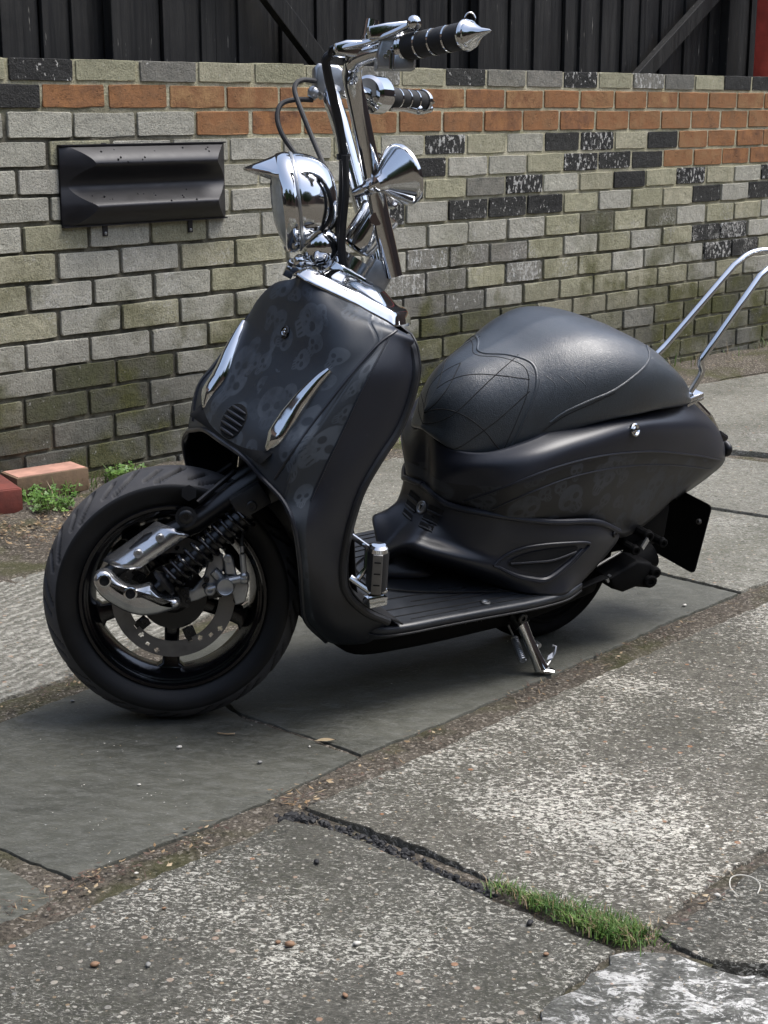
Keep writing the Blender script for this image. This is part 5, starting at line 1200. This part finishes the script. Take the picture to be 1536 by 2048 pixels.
# cables
for pts, r, mt in (([(625, 200, -.13), (600, 199, -.12), (572, 203, -.11), (558, 215, -.10), (555, 240, -.09), (565, 270, -.08), (585, 300, -.07), (602, 322, -.05), (640, 372, -.03), (672, 420, 0), (690, 520, .01)], .0045, 'rub'),
                   ([(630, 162, -.12), (606, 160, -.10), (592, 168, -.09), (590, 185, -.08), (602, 220, -.06), (622, 270, -.04), (645, 325, -.01), (662, 372, .01), (674, 410, .02), (676, 470, .02), (690, 530, .01)], .0045, 'rub'),
                   ([(662, 108, .135), (652, 120, .13), (656, 150, .12), (666, 195, .10), (678, 250, .085), (686, 305, .075), (686, 360, .065), (684, 420, .055), (682, 480, .045), (688, 540, .03)], .0075, 'rub'),
                   ([(690, 310, .090), (692, 380, .080), (686, 450, .07), (684, 500, .05), (692, 545, .03)], .006, 'rub')):
    m = MBld(); m.tube(spline([T(*q) for q in pts], 6), r, 10); m.build('control_cable', mt, sc)
m = MBld(); m.tube([T(687, 308, .078), T(687, 320, .078)], .0115, 12); m.build('cable_clip', 'blk', sc)
# headlamp
hc = T(566, 406, 0); hbk = T(674, 400, 0); hx = (hbk-T(566, 412, 0)).normalized(); HL = (hbk-hc).length; hr = .0835
hup = sy.cross(hx); hup = hup if hup.z > 0 else -hup
pr = [(-.004, hr*.90), (-.006, hr*.96), (-.002, hr*1.0), (.010, hr*1.02), (.018, hr*1.0), (.020, hr*.975), (.022, hr*.985)]
for k in range(1, 13): t = k/12; pr.append((.022+(HL-.022)*math.sin(t*PI/2)**1.15, hr*.985*max(0, math.cos(t*PI/2))**.62))
m = MBld(); m.lathe(pr, hc, hx, 64); hd = m.build('headlight', 'chrome', sc, True, 50)
m = MBld(); m.lathe([(-.004, hr*.9), (-.012, hr*.7), (-.018, hr*.4), (-.020, 0)], hc, hx, 48); m.build('lamp_lens', 'glass', hd)
m = MBld(); m.lathe([(.019, hr*1.005), (.0215, hr*1.012), (.024, hr*1.0)], hc, hx, 64); m.build('bezel_seam', 'alu', hd)
v = []; f = []; NA_ = 21   # visor: half-cone peak
for i in range(NA_):
    a = math.radians(-52+104*i/(NA_-1)); d = hup*math.cos(a)+sy*math.sin(a); ln = .066*max(0, math.cos(a*1.6))**.9+.003
    for t in (0, .33, .66, 1): v.append(hc+d*hr*(1.01-.06*t)-hx*(ln*t-.008)-hup*(.014*t*math.cos(a)))
m = MBld(); m.add(v, [(i*4+k, i*4+k+1, (i+1)*4+k+1, (i+1)*4+k) for i in range(NA_-1) for k in range(3)]); vs_ = m.build('headlight_visor', 'chrome', hd)
md = vs_.modifiers.new('t', 'SOLIDIFY'); md.thickness = .0022
m = MBld(); m.tube([T(632, 475, 0), T(652, 512, 0), T(662, 530, 0)], [.030, .026, .022], 18); m.sphere(T(640, 492, .02), .034, 18); m.build('headlight_bracket', 'chrome', sc)
for s, px, py in ((1, 600, 522), (-1, 586, 530)):
    m = MBld(); c_ = T(px, py, .03*s); m.sphere(c_, .0120, 14); m.tube([c_, T(px+40, py+4, .02*s)], .008, 12); m.tube([T(px-14, py+6, .02*s), T(px+2, py+14, .02*s)], .014, 14); m.build('clamp_bolt', 'chrome', tcl)
# speedometer cup between the risers
sp0, sp1 = T(708, 500, 0), T(762, 425, 0); ax_ = (sp1-sp0).normalized(); L = (sp1-sp0).length
m = MBld(); m.lathe([(0, 0), (0, .018), (.006, .028), (.020, .032), (L*.8, .034), (L*.9, .037), (L, .037), (L+.002, .033), (L-.002, .030), (L-.002, 0)], sp0, ax_, 40); spd = m.build('speedometer', 'chrome', sc)
m = MBld(); m.lathe([(0, .030), (.0005, 0)], sp1-ax_*.001, ax_, 32); m.build('dial_glass', 'glossb', spd)
# cone shaped indicators facing the rear
for s in (1, -1):
    def FF(px, py, lat): p = TL(px, py, lat); return toB(V((p.x, p.y*s, p.z)))
    apx = FF(757, 367, .130); cenr = FF(803, 350, .110); ax_ = (cenr-apx).normalized(); L = (cenr-apx).length
    rr_ = .051
    m = MBld(); m.lathe([(-.010, .006), (-.006, .013), (.004, .016), (.010, .020), (L*.55, rr_*.68), (L*.85, rr_*.93), (L*.92, rr_*1.0), (L, rr_*1.03), (L+.006, rr_*1.0), (L+.006, rr_*.93), (L, rr_*.88)], apx, ax_, 48); ind = m.build('indicator', 'chrome', sc, True, 40)
    m = MBld(); m.lathe([(L+.001, rr_*.93), (L-.002, rr_*.5), (L-.003, 0)], apx, ax_, 40); m.build('indicator_lens', 'glossb', ind)
    m = MBld(); m.tube([FF(712, 386, .085), FF(738, 375, .11), FF(760, 366, .132)], [.0085, .0105, .0085], 14); m.tube([FF(738, 375, .105), FF(746, 371, .118)], .0135, 14); m.build('indicator_stalk', 'chrome', ind)
m = MBld()
for s in (1, -1): m.tube([T(742, 440, 0)+sy*(.055*s), T(742, 440, 0)+sy*(.075*s)], .011, 14)
m.tube([T(742, 440, -.055), T(742, 440, .055)], .006, 10); m.build('riser_crossbar', 'chrome', sc)

# ================================================================== UNSEEN YARD AROUND: trees, plus walls and fence added to cut low sky
def tree(x, y, h, r, seed):
    rt = random.Random(seed); t = root('garden_tree', (x, y, 0)); m = MBld()
    m.tube([V((0, 0, 0)), V((.1, .05, h*.3)), V((-.05, .1, h*.6)), V((.1, 0, h*.85))], [.16, .12, .08, .03], 10)
    for k in range(9):
        a = rt.uniform(0, 2*PI); z = h*rt.uniform(.3, .7); m.tube([V((0, 0, z)), V((math.cos(a)*r*.4, math.sin(a)*r*.4, z+r*.3)), V((math.cos(a)*r*.8, math.sin(a)*r*.8, z+r*.55))], [.06, .035, .012], 6)
    m.build('trunk', 'bark', t); v = []; f = []
    for k in range(9000):
        while True:
            p = V((rt.uniform(-1, 1), rt.uniform(-1, 1), rt.uniform(-1, 1)))
            if p.length < 1 and (p.length > .45 or rt.random() < .3): break
        p = V((p.x*r, p.y*r, h*.62+p.z*h*.38)); e1 = V((rt.uniform(-1, 1), rt.uniform(-1, 1), rt.uniform(-1, 1))).normalized()*.09; e2 = e1.cross(V((rt.uniform(-1, 1), rt.uniform(-1, 1), rt.uniform(-1, 1)))).normalized()*.05
        n = len(v); v += [p-e1, p+e2, p+e1, p-e2]; f.append((n, n+1, n+2, n+3))
    mesh('crown', v, f, 'foliage', t, False); return t
for q in ((-3.2, -5.2, 5.5, 1.9, 1, 'leafy garden tree behind the camera, left one of three'), (.6, -6.6, 6.5, 2.2, 2, 'tallest leafy garden tree behind the camera'), (4.6, -4.6, 5, 1.8, 3, 'leafy garden tree behind the camera, right one of three')):
    tag(tree(*q[:5]), q[5], 'tree', 'garden trees behind the camera')
bw = root('sky_blocking_house', (0, -9, 0)); tag(bw, 'unseen dark brick house wall added behind the camera to block low sky', 'building')
m = MBld(); m.box((0, 0, 2.6), (14, 0, 0), (0, .15, 0), (0, 0, 2.6)); m.build('wall', 'housebrick', bw, False, None)  # unseen house walls, added to darken chrome reflections and block low sky
m = MBld(); m.box((0, .1, 5.3), (14.3, 0, 0), (0, .45, 0), (0, 0, .10)); m.build('eaves', 'blk', bw, False, None)
for bx, by, hx_, hy_, h, lab in ((-9.5, 8, .15, 12, 5.5, 'unseen dark brick house wall added left of the yard to block low sky'), (16, 2, .15, 14, 6, 'unseen dark brick house wall added right of the yard to block low sky'), (3, 17, 14, .15, 6.0, 'unseen dark brick house added behind the black fence to block low sky')):
    b2 = root('sky_blocking_house', (bx, by, 0)); tag(b2, lab, 'building')
    m = MBld(); m.box((0, 0, h/2), (hx_, 0, 0), (0, hy_, 0), (0, 0, h/2)); m.build('wall', 'housebrick', b2, False, None)
    m = MBld(); m.box((0, 0, h+.1), (hx_+.3, 0, 0), (0, hy_+.3, 0), (0, 0, .1)); m.build('eaves', 'blk', b2, False, None)
lf = root('sky_blocking_fence', (-6.2, -2.5, 0)); tag(lf, 'unseen dark timber fence added on the left to darken reflections', 'fence')
m = MBld(); m.box((0, 0, 1.1), (.02, 0, 0), (0, 6.4, 0), (0, 0, 1.1)); m.build('panel', 'fence', lf, False, None)  # unseen panel, added to darken the surroundings that chrome reflects
